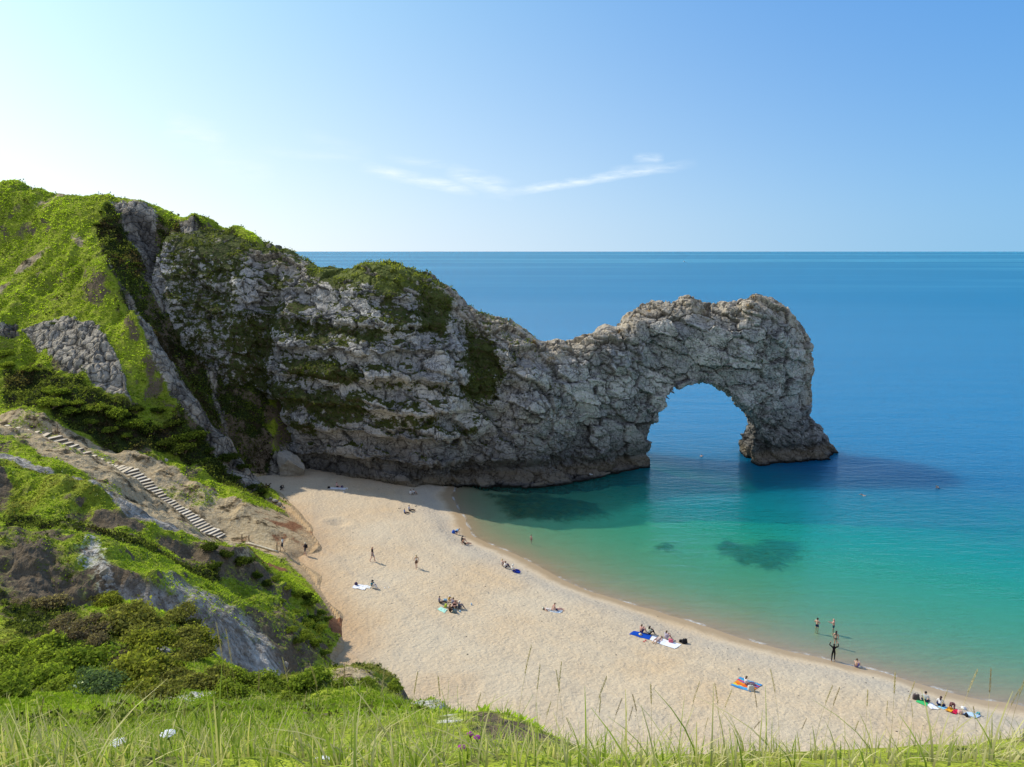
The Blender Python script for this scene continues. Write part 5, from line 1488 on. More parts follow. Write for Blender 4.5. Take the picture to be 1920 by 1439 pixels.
    for what, color in wear:
        if what == 'shirt': shell(what, (np.isin(seg, [0, 1, 9]) | ((seg == 2) & (bt < .5)) | ((seg == 10) & (bt < .62))), .014, color)
        elif what == 'jacket': shell(what, (np.isin(seg, [0, 1, 9]) | ((seg == 2) & (bt < .6)) | (seg == 10) | ((seg == 11) & (bt < .9))), .018, color)
        elif what == 'vest_top': shell(what, (np.isin(seg, [0, 1]) | ((seg == 2) & (bt < .3))), .010, color)
        elif what == 'shorts': shell(what, ((seg == 0) & (bt < .55)) | (seg == 5) | ((seg == 6) & (bt < .62)), .016, color)
        elif what == 'trunks': shell(what, ((seg == 0) & (bt < .35)) | (seg == 5) | ((seg == 6) & (bt < .35)), .010, color)
        elif what == 'trousers': shell(what, ((seg == 0) & (bt < .5)) | (seg == 5) | (seg == 6) | ((seg == 7) & (bt < .92)), .014, color)
        elif what == 'skirt': shell(what, ((seg == 0) & (bt < .5)) | (seg == 5) | ((seg == 6) & (bt < .55)), .016 + .05 * np.where(seg == 6, bt, 0), color)
        elif what == 'bikini':
            shell('bikini_top', (seg == 2) & (bt < .32) | (seg == 1) & (bt > .7) | (seg == 9) & (bt < .3), .008, color); shell('bikini_bottom', (seg == 5) | ((seg == 0) & (bt < .2)) | ((seg == 6) & (bt < .1)), .008, color)
        elif what == 'wetsuit': shell(what, (seg <= 2) | (seg == 5) | (seg == 6) | ((seg == 7) & (bt < .93)) | (seg == 9) | (seg == 10) | (seg == 11), .008, color)
        elif what == 'shoes':
            for sg in (-1, 1): shell('shoe', ((seg == 8) | ((seg == 7) & (bt > .93))) & (co[:, 0] * sg > 0), .010, color)
        elif what == 'backpack':
            b2 = bmesh.new(); bm_box(b2, (0, 0, 0), (.30, .17, .44), bevel=.06); bm_box(b2, (0, -.10, -.07), (.22, .06, .20), bevel=.025)
            for sx_ in (-1, 1): bm_tube(b2, [(sx_ * .10, .06, .20), (sx_ * .12, .20, .18), (sx_ * .13, .30, .02), (sx_ * .11, .14, -.16)], .018, 6)
            o = obj_bm("backpack", b2, paint("bag_cloth", color, .85, .1, .15, 20)); o.parent = body
            o.location = J['chest'] + V3(0, -.20, -.02)
    style, hcol = hair
    rel = co - np.array(hc); fwd = rel @ np.array(fd); upc = rel @ np.array(upd)
    hm = np.isin(seg, [3, 4]) & (upc > -.055)
    if style == 'bald': pass
    else:
        cap = hm & ((fwd < .035) | (upc > .055)) & ((upc > -.02) | (fwd < -.02))
        shell('hair', cap, .018 if style == 'short' else .026, hcol, paint("hair", hcol, .6, .3, .3, 60))
        if style in ('long', 'tail'):
            b2 = bmesh.new(); back = -fd
            pts_ = [hc + back * .085 + upd * .02, hc + back * .115 - upd * .08, hc + back * .13 - V3(0, 0, 1) * .20, hc + back * .12 - V3(0, 0, 1) * .30] if kind not in ('lieback',) else [hc + back * .07 + upd * .05, hc + back * .10 + upd * .12, hc + back * .12 + upd * .2]
            vs = bm_tube(b2, pts_, ([.075, .08, .06, .02] if style == 'long' else [.03, .04, .032, .01])[:len(pts_)], 8)
            o = obj_bm("hair", b2, paint("hair", hcol, .6, .3, .3, 60)); o.parent = body
    if hat:
        b2 = bmesh.new(); brim = hat[1]
        prof_ = [(0, .085), (.05, .082), (.085, .06), (.098, .0), (.10, -.015), (brim, -.035), (brim + .004, -.042), (.095, -.022)]
        ring = []
        for rr, zz in prof_: ring.append([b2.verts.new((rr * math.cos(2 * math.pi * j / 18), rr * math.sin(2 * math.pi * j / 18), zz)) for j in range(18)] if rr else [b2.verts.new((0, 0, zz))])
        for j in range(18): b2.faces.new((ring[0][0], ring[1][j], ring[1][(j + 1) % 18]))
        for r0, r1 in zip(ring[1:], ring[2:]):
            for j in range(18): b2.faces.new((r0[j], r1[j], r1[(j + 1) % 18], r0[(j + 1) % 18]))
        o = obj_bm("sun_hat", b2, paint("straw_hat", hat[0], .9, .05, .12, 40)); o.parent = body
        o.location = hc + upd * .055; o.rotation_euler = upd.to_track_quat('Z', 'Y').to_euler()
    return body


def on_beach(px, py): return ground(px, py, near=30.0)
def fixz(p, dz=0): return (p[0], p[1], float(max(beach_z(np.array([p[0]]), np.array([p[1]]))[0], hill_z(np.array([p[0]]), np.array([p[1]]))[0])) + dz)


BLK = (.03, .022, .018); BRN = (.10, .06, .035); BLO = (.55, .42, .22); GRY = (.35, .33, .31)
W_, NAVY, DK = (.80, .78, .76), (.02, .03, .10), (.02, .02, .025)
D = math.degrees
def person(px, py, kind, yaw, label, **kw):
    p = on_beach(px, py); return make_person(fixz(p, -.01), R(yaw), kind, label, **kw)

SIT = dict()
person(631.5, 914.5, 'sitout', -85, "person in a pink top sitting on the towel at the cliff shadow's edge", skin='pink', wear=[('shirt', (.62, .36, .34)), ('shorts', DK)])
person(527, 919, 'crouch', -120, "person dressed in black crouching in shade at the cliff foot", hair=('short', BLK), wear=[('jacket', DK), ('trousers', DK), ('shoes', DK)])
person(769, 929, 'sit', -60, "left one of the couple in white sitting near the beach's far end", wear=[('shirt', W_), ('trousers', (.55, .5, .45))])
person(774.5, 928, 'sit', -60, "right one of the couple in white sitting near the beach's far end", wear=[('shirt', (.74, .73, .72)), ('shorts', (.12, .1, .1))], skin='tan')
person(767, 958.5, 'sitout', -85, "person in a pale grey-blue top and dark trousers sitting with legs outstretched", wear=[('shirt', (.42, .47, .58)), ('trousers', DK)])
person(758.5, 963.5, 'sitout', -85, "smaller person in a blue top sitting just left of the grey-blue top", wear=[('shirt', (.16, .28, .55)), ('trousers', DK)], scale=.85)
person(855, 1002.5, 'crouch', -95, "person in a light blue shirt squatting at the water's edge", wear=[('shirt', (.22, .40, .68)), ('shorts', NAVY)])
person(866, 1017.5, 'sit', -60, "person in a black top sitting by the water, left one of two", wear=[('shirt', DK), ('shorts', DK)])
person(871, 1022, 'sitlean', -75, "person in dark swimwear sitting legs outstretched by the water, right one of two", skin='tan', wear=[('vest_top', (.05, .03, .03)), ('trunks', DK)])
person(940.5, 1061.5, 'sit', -60, "pale person sitting leftmost in the row of three by the water", hair=('short', BLO), wear=[('vest_top', (.78, .72, .70))])
person(946.5, 1066, 'sit', -70, "person in a white top and dark trousers, middle of the row of three", wear=[('shirt', W_), ('trousers', (.04, .035, .08))])
person(961, 1072.5, 'sitout', -80, "person in white with a white hat and blue trousers, right of the row", wear=[('shirt', W_), ('trousers', (.02, .04, .30))], hat=((.8, .78, .7), .14))
person(996, 1021, 'stand', -40, "bare-chested child standing alone in the green shallows", skin='pink', wear=[('trunks', (.45, .2, .2))], scale=.78)
person(530, 1035, 'walk', 100, "man in a white shirt and dark shorts walking at the path end", wear=[('shirt', W_), ('shorts', (.06, .06, .08)), ('shoes', (.1, .08, .06))], scale=1.03)
person(573, 1042.5, 'walk', 60, "woman in a pale hat with a black backpack walking towards the path", wear=[('shirt', (.10, .07, .08)), ('shorts', (.16, .13, .13)), ('backpack', DK)], hat=((.72, .62, .45), .13), hair=('tail', BRN), scale=.97)
person(698.5, 1053.5, 'walk', -60, "man in a black shirt and grey shorts walking across the beach", skin='pink', hair=('short', (.35, .16, .08)), wear=[('shirt', (.03, .025, .03)), ('shorts', (.30, .28, .30))], scale=1.05, build=1.08)
person(781, 1066.5, 'walk', 20, "woman in a white top and brown patterned skirt walking on the beach", hair=('long', BLO), wear=[('vest_top', (.76, .72, .70)), ('skirt', (.20, .12, .09))])
person(697, 1103, 'sit', -110, "person in a teal top and dark hat sitting beside the white towel", wear=[('shirt', (.03, .20, .27)), ('trousers', (.75, .73, .72))], hat=((.03, .03, .04), .17))
person(824, 1131.5, 'sitout', -85, "person in grey sitting apart at the left of the big group", wear=[('shirt', (.20, .20, .28)), ('trousers', (.10, .08, .08))], scale=.9)
person(842, 1129, 'sit', -120, "child in a yellow top and white hat at the back of the group", wear=[('shirt', (.75, .45, .06))], hat=((.82, .80, .76), .13), scale=.8)
person(848.5, 1137, 'sit', -60, "person in a lilac-grey shirt, tallest in the big group", wear=[('shirt', (.26, .25, .34)), ('shorts', DK)], scale=1.05)
person(854.5, 1141, 'sit', 150, "person with bare red shoulders and black bottoms in the big group", skin='pink', hair=('long', (.14, .05, .03)), wear=[('vest_top', DK), ('shorts', DK)])
person(860, 1142, 'sit', -70, "child in dark grey with a white cap on the group's right", wear=[('shirt', (.14, .15, .20)), ('trousers', (.16, .15, .19))], hat=((.80, .78, .74), .12), scale=.92)
person(842.5, 1148.5, 'sit', -70, "person in brown sitting at the front of the group by the mint towel", skin='tan', hair=('short', (.16, .05, .03)), wear=[('shirt', (.13, .075, .055)), ('trousers', DK)])
person(1042, 1146, 'sitlean', -85, "bare-chested person in dark shorts sitting on the pale blue towel", skin='pink', hair=('short', BRN), wear=[('trunks', NAVY)])
person(1031, 1145, 'lieback', 75, "person in white lying beside the bare-chested sunbather, face under a sun hat", wear=[('vest_top', (.72, .66, .62)), ('trunks', (.70, .66, .62))], hair=('short', BRN), hat=((.62, .68, .60), .18))
person(1201.5, 1187.5, 'sit', -55, "bare-backed person sitting on the blue end of the long towel", skin='pink', hair=('short', BRN), wear=[('shorts', (.02, .03, .16))], build=1.08)
person(1216.5, 1191, 'sit', -60, "black-haired person in a cream top sitting on the blue towel", hair=('long', BLK), wear=[('shirt', (.70, .70, .52)), ('trousers', DK)])
person(1233, 1202.5, 'lieback', -40, "person in pale swimwear lying on the white towel", hair=('long', BLK), wear=[('bikini', (.55, .50, .46))])
person(1248, 1199.5, 'sit', -60, "person in a lavender top sitting on the white towel", hair=('tail', BRN), wear=[('shirt', (.55, .50, .60)), ('shorts', (.45, .42, .5))])
person(1531, 1188.5, 'wade', -50, "dark-haired man in navy trunks wading thigh-deep, left of the waders", hair=('short', BLK), wear=[('trunks', NAVY)], build=1.08)
person(1562, 1190, 'point', 60, "bald man holding his hands out in waist-deep water", skin='pink', hair=('bald', BRN), wear=[('trunks', (.04, .10, .14))], build=1.1)
person(1566, 1214, 'stand', -40, "woman in a bikini standing ankle-deep behind the wetsuit figure", hair=('long', BLK), wear=[('bikini', (.08, .12, .12))], skin='fair')
person(1562, 1239.5, 'armsup', -20, "person in a black wetsuit striding with both hands raised to the head", hair=('short', BLK), wear=[('wetsuit', (.015, .013, .016))])
person(1605, 1252.5, 'sit', -45, "bare-backed person in purple shorts sitting at the water's edge", hair=('short', BRN), wear=[('shorts', (.20, .16, .42))])
person(1398.5, 1286.5, 'sitout', -80, "person in a white top sitting on the multicoloured checked blanket", hair=('tail', BRN), wear=[('shirt', (.78, .74, .76)), ('trousers', (.34, .22, .28))])
person(1733.5, 1317.5, 'sitcross', -45, "broad man in a light grey shirt sitting by the green towel", hair=('short', BLK), wear=[('shirt', (.52, .53, .55)), ('shorts', (.05, .07, .12))], build=1.12, scale=1.05)
person(1762, 1325.5, 'sitcross', -45, "dark-haired woman in a white top sitting right of the grey-shirted man", hair=('long', (.06, .035, .04)), wear=[('shirt', (.80, .79, .82)), ('trousers', NAVY)])
person(1787, 1329, 'crouch', 130, "child in plum clothes bending over the orange and red towel", hair=('short', (.15, .07, .06)), wear=[('jacket', (.22, .10, .12)), ('trousers', (.20, .08, .10))], scale=.8)
for px, py, yaw, lab, hc_ in [(1624, 930, 70, "swimmer with dark hair stretched out on the blue water, left one", BLK), (1761, 916, 10, "swimmer upright with only pale head and shoulders above water", BLO), (1314.5, 857, -20, "tiny dark swimmer out beyond the arch opening", BLK)]:
    p = survey(px, py, z=0.0)
    make_person((p[0], p[1], .02 if yaw == 70 else .05), R(yaw), 'swim', lab, hair=('short', hc_), wear=[('trunks', NAVY)])
# ================================================================== towels, bags, hats and other beach things
def cloth(pxs, label, color, cat="towel", lift=.02, mat=None, n=14, fold=.03, seed=0, name="towel", group=None):
    """a cloth spread on the shingle; corners given where they lie"""
    c = [np.array(fixz(on_beach(px, py))) for px, py in pxs]
    ctr = sum(c) / 4
    u = np.linspace(0, 1, n); U, V_ = np.meshgrid(u, u, indexing='ij')
    Pq = ((1 - U) * (1 - V_))[..., None] * c[0] + (U * (1 - V_))[..., None] * c[1] + (U * V_)[..., None] * c[2] + ((1 - U) * V_)[..., None] * c[3]
    x, y = Pq[..., 0].ravel(), Pq[..., 1].ravel()
    x = x + .06 * fbm2(x * 2 + seed, y * 2, 2, 601); y = y + .06 * fbm2(x * 2 + 9 + seed, y * 2, 2, 602)
    z = np.maximum(beach_z(x, y), hill_z(x, y)) + lift + fold * np.abs(fbm2(x * 3 + seed, y * 3, 2, 603)) + .012
    Vv = np.stack([x, y, z], 1) - ctr
    F_ = grid_faces(n, n)
    nv = len(Vv)                                     # give the cloth a thickness
    V2 = np.concatenate([Vv, Vv - np.array([0, 0, .022])]); F2 = F_[:, ::-1] + nv
    rim = np.concatenate([np.arange(n) * n, (n - 1) * n + np.arange(1, n), (np.arange(n - 2, -1, -1)) * n + n - 1, np.arange(n - 2, 0, -1)])
    rn = np.roll(rim, -1); FR = np.stack([rim, rn, rn + nv, rim + nv], 1)
    o = mesh_np(name, V2, [F_, F2, FR], mat or paint("towel_cloth", color, .95, .05, .1, 8), {'su': np.tile(U.ravel(), 2), 'sv': np.tile(V_.ravel(), 2)}, smooth=False)
    o.location = ctr; tag(o, label, cat, group)
    return o


def bag(px, py, s, label, color, cat="bag", seed=0, name="beach_bag", strap=True, dz=.0):
    p = fixz(on_beach(px, py))
    bm = bmesh.new(); vs = bm_box(bm, (0, 0, .5), (1, .62, 1), bevel=.18)
    bmesh.ops.subdivide_edges(bm, edges=list(bm.edges), cuts=1, use_grid_fill=True)
    for v in bm.verts:
        k = 1 - .22 * v.co.z; v.co.x *= k * s; v.co.y *= k * s; v.co.z *= s * .8
    rough_verts(list(bm.verts), .16 * s, 2.2 / s, seed)
    root = obj_bm(name, bm, paint("bag_cloth", color, .85, .1, .18, 14)); root.location = (p[0], p[1], p[2] - .02 + dz); root.rotation_euler = (0, 0, random.uniform(0, 6))
    tag(root, label, cat)
    if strap:
        b2 = bmesh.new(); bm_tube(b2, [(-.28 * s, 0, .72 * s), (-.18 * s, .05 * s, .95 * s), (.1 * s, .06 * s, 1.0 * s), (.27 * s, 0, .72 * s)], .025 * s + .006, 6)
        obj_bm("strap", b2, paint("strap", tuple(v * .6 for v in color), .85), root)
    return root


def hat_obj(px, py, label, color, brim=.17, dz=0):
    p = fixz(on_beach(px, py)); b2 = bmesh.new(); ring = []
    for rr, zz in [(.01, .13), (.05, .128), (.085, .105), (.098, .04), (.10, .025), (brim, .012), (brim, .0), (.095, .012)]:
        ring.append([b2.verts.new((rr * math.cos(2 * math.pi * j / 16), rr * math.sin(2 * math.pi * j / 16), zz)) for j in range(16)])
    b2.faces.new(ring[0])
    for r0, r1 in zip(ring, ring[1:]):
        for j in range(16): b2.faces.new((r0[j], r1[j], r1[(j + 1) % 16], r0[(j + 1) % 16]))
    o = obj_bm("sun_hat", b2, paint("straw_hat", color, .9, .05, .12, 40)); o.location = (p[0], p[1], p[2] + .03 + dz); o.rotation_euler = (.15, .1, 0); tag(o, label, "hat"); return o


def shoes(px, py, label, color, group=None, gap=.22):
    p = fixz(on_beach(px, py)); root = empty("sandals", p, random.uniform(-1, 1)); tag(root, label, "shoes", group)
    for s in (-1, 1):
        bm = bmesh.new(); vs = bm_ball(bm, (s * gap / 2, s * .03, .03), (.055, .14, .035), 10, 6)
        bm_tube(bm, [(s * gap / 2 - .05, .03, .035), (s * gap / 2, .05, .085), (s * gap / 2 + .05, .03, .035)], .012, 5)
        obj_bm("sandal", bm, paint("sandal", color, .8), root)


cloth([(615, 917), (622, 914.5), (651, 916), (646, 920)], "pale towel under the person in pink at the shadow's edge", (.74, .72, .74))
bag(616.5, 916.5, .42, "black bag at the left end of the towel at the shadow's edge", DK, seed=1)
bag(641.5, 914.8, .40, "dark navy bag right of the person in pink", NAVY, seed=2)
hat_obj(644.5, 924, "white hat lying on the shingle below the pink person's towel", (.78, .76, .70))
bag(651, 917.5, .28, "small white bag at the right end of the pink person's towel", (.78, .74, .68), seed=3, strap=False)
shoes(780, 950, "dark pair of shoes on the shingle above the seated grey-blue top", DK)
shoes(748.5, 954.5, "small dark pair of shoes left of the couple in blue", (.05, .05, .04))
bag(850.3, 1000, .52, "bright blue backpack behind the squatting person in light blue", (.03, .12, .55), seed=4, name="backpack")
cloth([(963, 1074.5), (966, 1070.5), (977, 1072.5), (974, 1076)], "blue towel under the white-hatted sitter's legs by the water", (.02, .05, .36))
cloth([(659.5, 1103.5), (665, 1096.5), (690, 1099), (684, 1107.5)], "big white towel spread on the open shingle, nobody on it", (.82, .81, .84), fold=.10, seed=3)
bag(668, 1098.5, .40, "dark purple bag on the back edge of the big white towel", (.05, .035, .09), seed=5, dz=.03)
cloth([(684, 1103.5), (687, 1099), (695, 1100.5), (693, 1105)], "small crumpled white towel beside the person in teal", (.80, .78, .76), fold=.12, seed=8)
shoes(725, 1102.8, "pair of white sandals alone on the shingle right of the white towel", (.80, .78, .74), gap=.45)
cloth([(820.5, 1143), (827, 1139), (839, 1144.5), (833, 1151)], "mint green patterned towel left of the big group", (.42, .72, .60), fold=.05, seed=4)
bag(835, 1129.5, .42, "light blue cool bag among the big group, behind", (.30, .52, .70), seed=6)
bag(835.5, 1139, .40, "lime yellow bag at the mint towel's back corner", (.55, .65, .08), seed=7)
bag(852.5, 1149.5, .50, "grey-green rucksack at the front of the big group", (.16, .22, .24), seed=8, name="backpack")
bag(862.5, 1148, .24, "small pale blue bag at the group's lower right", (.35, .55, .66), seed=9, strap=False)
bag(884, 1134.5, .26, "tiny pale blue bucket-like bag alone right of the group", (.50, .66, .78), seed=10)
cloth([(1026, 1147.5), (1030, 1142.5), (1057, 1145), (1050, 1151.5)], "pale blue towel under the two sunbathers near the middle", (.66, .76, .84), seed=5)
cloth([(1180, 1190), (1188, 1184), (1222.5, 1192.3), (1217, 1200.3)], "royal blue towel at the left end of the row of four", (.010, .07, .42), fold=.015, seed=6)
cloth([(1217.5, 1200.8), (1225, 1192.8), (1278, 1210), (1265, 1217.5)], "long white towel joined to the blue towel", (.80, .82, .88), fold=.03, seed=7)
hat_obj(1201, 1191.5, "cream straw hat on the royal blue towel", (.72, .60, .38), .19, .03)
shoes(1209, 1203.8, "pair of red shoes in front of the royal blue towel", (.50, .02, .05), gap=.26)
bag(1258, 1205.5, .46, "pink and white bag on the long white towel", (.66, .16, .22), seed=11, dz=.03)
bag(1283, 1207, .56, "black bag at the right end of the long white towel", DK, seed=12)
bag(1276, 1204.5, .34, "small black bag just behind the larger black bag", (.03, .03, .03), seed=13)
# checked blanket
m_, nt_ = new_mat("checked_blanket"); g_ = NT(nt_)
su, sv = g_.nt_attr('su').outputs['Fac'], g_.nt_attr('sv').outputs['Fac']
cell = g_.n('ShaderNodeCombineXYZ', {0: g_.math('FLOOR', g_.math('MULTIPLY', su, 7.0)), 1: g_.math('FLOOR', g_.math('MULTIPLY', sv, 7.0)), 2: 0.0}).outputs[0]
wn_ = g_.n('ShaderNodeTexWhiteNoise', {'Vector': cell}, noise_dimensions='3D').outputs[0]
stripe = g_.math('FRACT', g_.math('ADD', su, g_.math('MULTIPLY', wn_, .16)))
colr = g_.ramp(stripe, [(0, (.05, .24, .55)), (.18, (.10, .36, .60)), (.30, (.70, .55, .05)), (.42, (.70, .10, .03)), (.55, (.75, .25, .03)), (.68, (.16, .12, .34)), (.80, (.68, .04, .08)), (.90, (.06, .34, .50))], 'CONSTANT')
principled(g_, colr, .95, None, .05)
cloth([(1369.5, 1286), (1387.5, 1270.5), (1429, 1285), (1407.5, 1299)], "blanket of blue, yellow and red checks", (1, 1, 1), "blanket", mat=m_, fold=.03, seed=9, name="blanket")
bag(1408, 1296, .62, "grey-white bag on the front corner of the checked blanket", (.56, .55, .50), seed=14, dz=.03)
cloth([(1716.5, 1317), (1721, 1312.5), (1741, 1320.5), (1737, 1326)], "bright green towel beside the grey-shirted man", (.06, .48, .16), seed=10)
cloth([(1738, 1323), (1747, 1319), (1761, 1331.5), (1745, 1331)], "white towel between the green towel and the woman in white", (.80, .80, .86), fold=.08, seed=11)
cloth([(1757, 1326), (1763, 1321.5), (1776, 1327.5), (1770, 1332)], "light blue towel under the woman in white", (.25, .55, .75), seed=12)
bag(1718, 1311.5, .58, "round dark brown bag left of the green towel", (.10, .075, .08), seed=15)
cloth([(1771, 1334), (1779, 1327), (1790, 1332.5), (1783, 1338)], "orange and yellow towel under the bending child", (.80, .36, .03), fold=.16, seed=13)
cloth([(1783, 1339), (1791, 1331), (1797, 1335), (1793, 1341)], "crimson towel right of the orange towel", (.55, .02, .07), fold=.14, seed=14)
bag(1800, 1338.5, .42, "red and white striped bag right of the crimson towel", (.72, .42, .40), seed=16)
hat_obj(1806.5, 1331, "white sun hat near the right end of the last group", (.82, .82, .84), .22, .10)
bag(1812, 1344.5, .34, "black bag in front of the white sun hat", DK, seed=17)
cloth([(1806, 1341), (1813, 1336), (1840, 1343), (1830, 1348.5)], "blue and white towel at the far right end", (.45, .60, .78), fold=.07, seed=15)
bag(1834, 1341.5, .34, "teal bag at the far right end of the last group", (.05, .36, .42), seed=18, strap=False)

# ---- gull on the rock ledge
p = survey(1108, 890, Y=126.5)
bm = bmesh.new(); bm_ball(bm, (0, 0, .22), (.10, .22, .10), 12, 8); bm_ball(bm, (0, .20, .36), (.055, .07, .055), 10, 7); bm_tube(bm, [(0, .15, .26), (0, .19, .33)], [.06, .05], 8)
bm_tube(bm, [(0, -.18, .23), (0, -.36, .21)], [.07, .02], 6)
gull = obj_bm("gull", bm, paint("white_feathers", (.82, .82, .80), .8)); gull.rotation_euler = (0, 0, R(60))
b2 = bmesh.new(); bm_tube(b2, [(0, .25, .36), (0, .33, .345)], [.02, .006], 6); obj_bm("beak", b2, paint("beak", (.75, .45, .05)), gull)
for s in (-1, 1):
    b2 = bmesh.new(); bm_ball(b2, (s * .085, -.06, .24), (.03, .22, .07), 10, 6); obj_bm("wing", b2, paint("grey_feathers", (.42, .44, .46), .8), gull)
    b2 = bmesh.new(); bm_tube(b2, [(s * .04, 0, .15), (s * .04, .01, 0), (s * .05, .06, 0)], .010, 5); obj_bm("leg", b2, paint("gull_leg", (.6, .35, .3)), gull)
tag(gull, "white gull standing on the low rock ledge by the arch", "gull")
GULL = (gull, p)

# ---- boat on the horizon
p = survey(1283, 491, z=0.0)
root = empty("boat", (p[0], p[1], 0), R(-70)); tag(root, "tiny boat far out near the horizon", "boat")
bm = bmesh.new(); L = 9.0
secs = []
for i in range(9):
    f = i / 8; w = 1.5 * math.sin(min(1, (1 - f) * 1.7 + .02) * math.pi / 2); zk = -.4 + .5 * f ** 3; yy = (f - .5) * L; zt = 1.1 + .5 * f ** 2
    secs.append([bm.verts.new(q) for q in ((-w, yy, zt), (-w * .8, yy, .3), (0, yy, zk), (w * .8, yy, .3), (w, yy, zt))])
for a, b in zip(secs, secs[1:]):
    for j in range(4): bm.faces.new((a[j], a[j + 1], b[j + 1], b[j]))
    bm.faces.new((a[0], b[0], b[4], a[4]))
bm.faces.new(secs[0]); obj_bm("hull", bm, paint("boat_hull", (.75, .76, .78), .4, .4), root)
bm = bmesh.new(); bm_box(bm, (0, -.6, 2.0), (2.0, 3.0, 1.6), bevel=.2); cb = obj_bm("cabin", bm, paint("boat_cabin", (.70, .71, .73), .4), root)
bm = bmesh.new(); bm_tube(bm, [(0, -.8, 2.7), (0, -.8, 6.5)], [.08, .05], 6); obj_bm("mast", bm, paint("mast", (.3, .3, .32)), root)

# ================================================================== flowers and stalks on the brink
def stalk_mesh(seed, dark=False):
    r_ = random.Random(seed); bm = bmesh.new(); b = r_.uniform(-.10, .16); c = r_.uniform(-.06, .06)
    pts = [(b * t * t, c * t * t, t) for t in np.linspace(0, 1, 7)]
    bm_tube(bm, pts, [.0016, .0015, .0014, .0012, .001, .0009, .0008], 4)
    me = bpy.data.meshes.new("stem"); bm.to_mesh(me); bm.free(); me.materials.append(paint("straw_stem", (.60, .50, .26), .9))
    bm = bmesh.new()
    for k in range(26):                                     # spikelets up the last quarter
        t = .76 + .25 * k / 26; a = k * 2.4; x, y = b * t * t, c * t * t; w = .006 * math.sin(min(1, (k + 2) / 9) * 1.57) * (1 - .6 * k / 26)
        e = (x + math.cos(a) * w, y + math.sin(a) * w, t + .020)
        bm_tube(bm, [(x, y, t), e, (e[0], e[1], e[2] + .012)], [.0008, .0020, .0004], 4)
    h = bpy.data.meshes.new("seed_head"); bm.to_mesh(h); bm.free(); h.materials.append(paint("seed_head", (.62, .50, .27) if not dark else (.36, .26, .14), .9, var=.3))
    return me, h

STALK = [stalk_mesh(700 + k, k > 4) for k in range(8)]
def stalk(px, py, Y, lab="thin dry grass stalk with a seed head rising from the near brink", group="tall dry grass stalks on the near brink"):
    t = survey(px, py, Y=Y); gz_ = float(ground_z(t[0], t[1])[0]); h = t[2] - gz_
    if h < .12: return
    r_ = random.Random(int(px * 3 + py)); me, hd = STALK[r_.randrange(8)]
    root = empty("grass_stalk", (t[0], t[1], gz_ - .02), r_.uniform(-1.2, 1.2)); tag(root, lab, "grass stalk", group)
    w = min(1.0, .5 + h * .6)
    for nm_, m in (("stem", me), ("seed_head", hd)):
        o = bpy.data.objects.new(nm_, m); COL.objects.link(o); o.parent = root; o.scale = (w, w, h + .02)

for px, py, Y in [(423, 1183, 4.2), (440, 1195, 4.4), (478, 1245, 4.0), (548, 1235, 4.6), (607, 1240, 4.2), (640, 1258, 4.4), (765, 1253, 4.0), (828, 1262, 4.2), (706, 1268, 4.0), (968, 1218, 3.8), (1000, 1262, 4.0),
                  (1042, 1258, 3.8), (1060, 1262, 4.2), (1105, 1262, 3.6), (1122, 1300, 4.0), (1140, 1318, 3.8), (1205, 1298, 3.9), (1226, 1272, 3.6), (1287, 1285, 4.0), (1345, 1300, 3.9), (1358, 1290, 3.7),
                  (1430, 1305, 4.0), (1470, 1268, 3.8), (1536, 1280, 4.0), (1552, 1288, 3.8), (1630, 1288, 4.0), (1683, 1252, 3.4), (1692, 1285, 3.8), (1755, 1300, 3.8), (1800, 1262, 3.4), (1862, 1268, 3.5), (1905, 1250, 3.3), (1882, 1290, 3.8),
                  (60, 1305, 3.6), (5, 1255, 3.2), (185, 1355, 3.6), (262, 1310, 4.0), (290, 1335, 3.8), (335, 1318, 4.0), (372, 1330, 3.8), (130, 1330, 3.6), (1720, 1335, 3.6), (1600, 1340, 3.6), (1400, 1345, 3.8), (1260, 1350, 3.6), (1170, 1330, 3.7),
                  (880, 1300, 4.2), (925, 1330, 4.0), (1015, 1310, 3.9), (680, 1320, 4.0), (560, 1310, 4.2), (1085, 1350, 3.6), (1315, 1355, 3.7), (1495, 1350, 3.7), (1665, 1330, 3.5), (1840, 1320, 3.5)]:
    stalk(px, py, Y)


def flower(px, py, Y, kind, label, group=None):
    t = survey(px, py, Y=Y); gz_ = float(ground_z(t[0], t[1])[0]); h = max(t[2] - gz_, .12)
    root = empty("wildflower", (t[0], t[1], t[2] - h)); tag(root, label, "flower", group)
    bm = bmesh.new(); bm_tube(bm, [(0, 0, -.02), (.01, .005, h * .5), (0, 0, h)], [.003, .0025, .002], 5)
    r_ = random.Random(int(px + py)); hd = bmesh.new()
    if kind == 'umbel':
        for k in range(60):
            a = k * 2.4; d = .036 * math.sqrt(k / 60); z = h + .012 - d * d * 6 + r_.uniform(-.002, .002)
            if k % 6 == 0: bm_tube(bm, [(0, 0, h - .03), (math.cos(a) * d, math.sin(a) * d, z)], .0009, 4)
            bm_ball(hd, (math.cos(a) * d, math.sin(a) * d, z), (.0052, .0052, .0032), 6, 4)
        col = (.85, .85, .83)
    else:
        bm_ball(bm, (0, 0, h - .006), (.008, .008, .010), 8, 6)
        for k in range(46):
            a = k * 2.4; d = .016 * math.sqrt(k / 46); e = (math.cos(a) * d * 1.3, math.sin(a) * d * 1.3, h + .018 - d * .5)
            bm_tube(hd, [(math.cos(a) * d * .3, math.sin(a) * d * .3, h), e], [.0012, .0026], 4)
        col = (.42, .07, .36)
    obj_bm("stem", bm, paint("flower_stem", (.12, .18, .04), .8), root); obj_bm("flower_head", hd, paint("petals", col, .8), root)

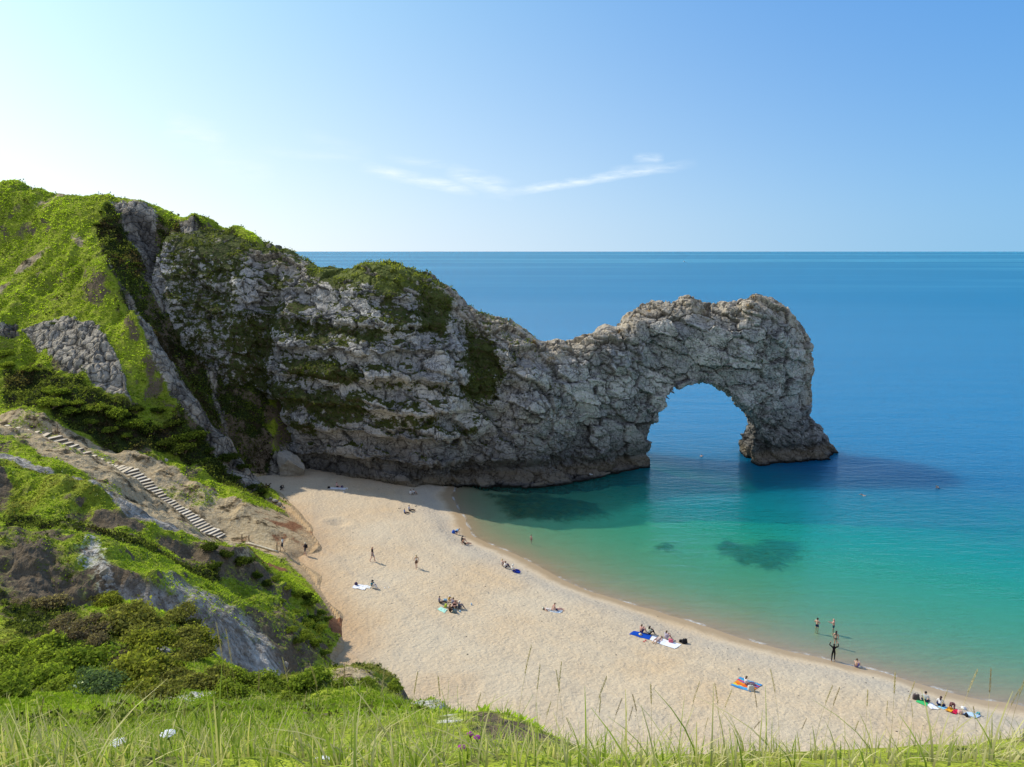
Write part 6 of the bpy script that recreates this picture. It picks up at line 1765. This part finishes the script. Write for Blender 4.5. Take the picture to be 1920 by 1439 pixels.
flower(315, 1378, 3.6, 'umbel', "flat white umbel flower standing tallest at lower left")
flower(222, 1394, 3.4, 'umbel', "flat white umbel flower at the far lower left")
flower(603, 1430, 2.9, 'umbel', "white umbel flower at the picture's bottom edge")
flower(895, 1386, 3.6, 'thistle', "largest purple knapweed flower near the bottom centre")
flower(866, 1404, 3.3, 'thistle', "lowest of the three purple knapweed flowers")
flower(882, 1379, 3.9, 'thistle', "uppermost small purple knapweed flower")
# specks of white blossom all over the near scrub
sel = sample(np.clip(s_w * .8 + g_w * .25, 0, 1) * (Dc > 14) * (Dc < 75), .10, 801)[0]
fp = sel + np.array([0, 0, .25]); fc_ = np.tile(np.array([[.72, .72, .66]]), (len(fp), 1))
bl_ = tuft_tris(fp, .16 * np.ones(len(fp)), fc_, 5, width=.20, seed=802, leafy=True)
wf_ = mesh_np("blossom", bl_[0], bl_[1], LEAF, {'tint': bl_[2]}, smooth=False); tag(wf_, "white blossom dotted over the near scrub", "blossom", kind='stuff')

# loose stones and bits of weed along the strand lines
r = np.random.default_rng(811); n = 5200
px_ = r.uniform(-34, 62, n); py_ = r.uniform(46, 126, n); dd_ = shore_d(px_, py_)
strand = np.exp(-((dd_ - 4.2) / 1.0) ** 2) + .8 * np.exp(-((dd_ - 9.5) / .9) ** 2) + .16
ok = (dd_ > 1.2) & (r.random(n) < strand) & (hill_z(px_, py_) < beach_z(px_, py_))
px_, py_ = px_[ok], py_[ok]; n = len(px_)
s_ = .03 + .06 * r.random(n) ** 3
P_ = np.stack([px_, py_, beach_z(px_, py_) + s_ * .25], 1)
oc = np.array([(1, 0, 0), (0, 1, 0), (-1, 0, 0), (0, -1, 0), (0, 0, .7), (0, 0, -.7)], float)
V_ = P_[:, None] + oc[None] * s_[:, None, None] * r.uniform(.7, 1.4, (n, 6, 1))
f_ = np.array([(0, 1, 4), (1, 2, 4), (2, 3, 4), (3, 0, 4), (1, 0, 5), (2, 1, 5), (3, 2, 5), (0, 3, 5)])
F_ = (np.arange(n)[:, None, None] * 6 + f_[None]).reshape(-1, 3)
tc_ = lerp((.10, .085, .07), (.62, .55, .45), r.random(n) ** .8)
pebm, ptn = new_mat("pebbles"); gp = NT(ptn); principled(gp, gp.nt_attr('tint').outputs['Color'], .9, None, .1)
pb = mesh_np("pebbles", V_.reshape(-1, 3), F_, pebm, {'tint': np.repeat(tc_, 6, 0)}, smooth=False); tag(pb, "loose stones scattered along the beach strand lines", "pebbles", kind='stuff')

bpy.context.view_layer.update()
# the gull stands on whatever rock lies below it
dg = bpy.context.evaluated_depsgraph_get()
hit = None
for yy in np.arange(122.5, 131, .1):
    pp_ = survey(1108, 890, Y=yy)
    ok, loc, *_ = scene.ray_cast(dg, Vector((pp_[0], pp_[1], 8.0)), Vector((0, 0, -1)))
    if ok and loc.z > .3 and abs(loc.z - pp_[2]) < .25: hit = loc; break
gull.location = hit if hit else Vector(survey(1108, 892, Y=125.5))
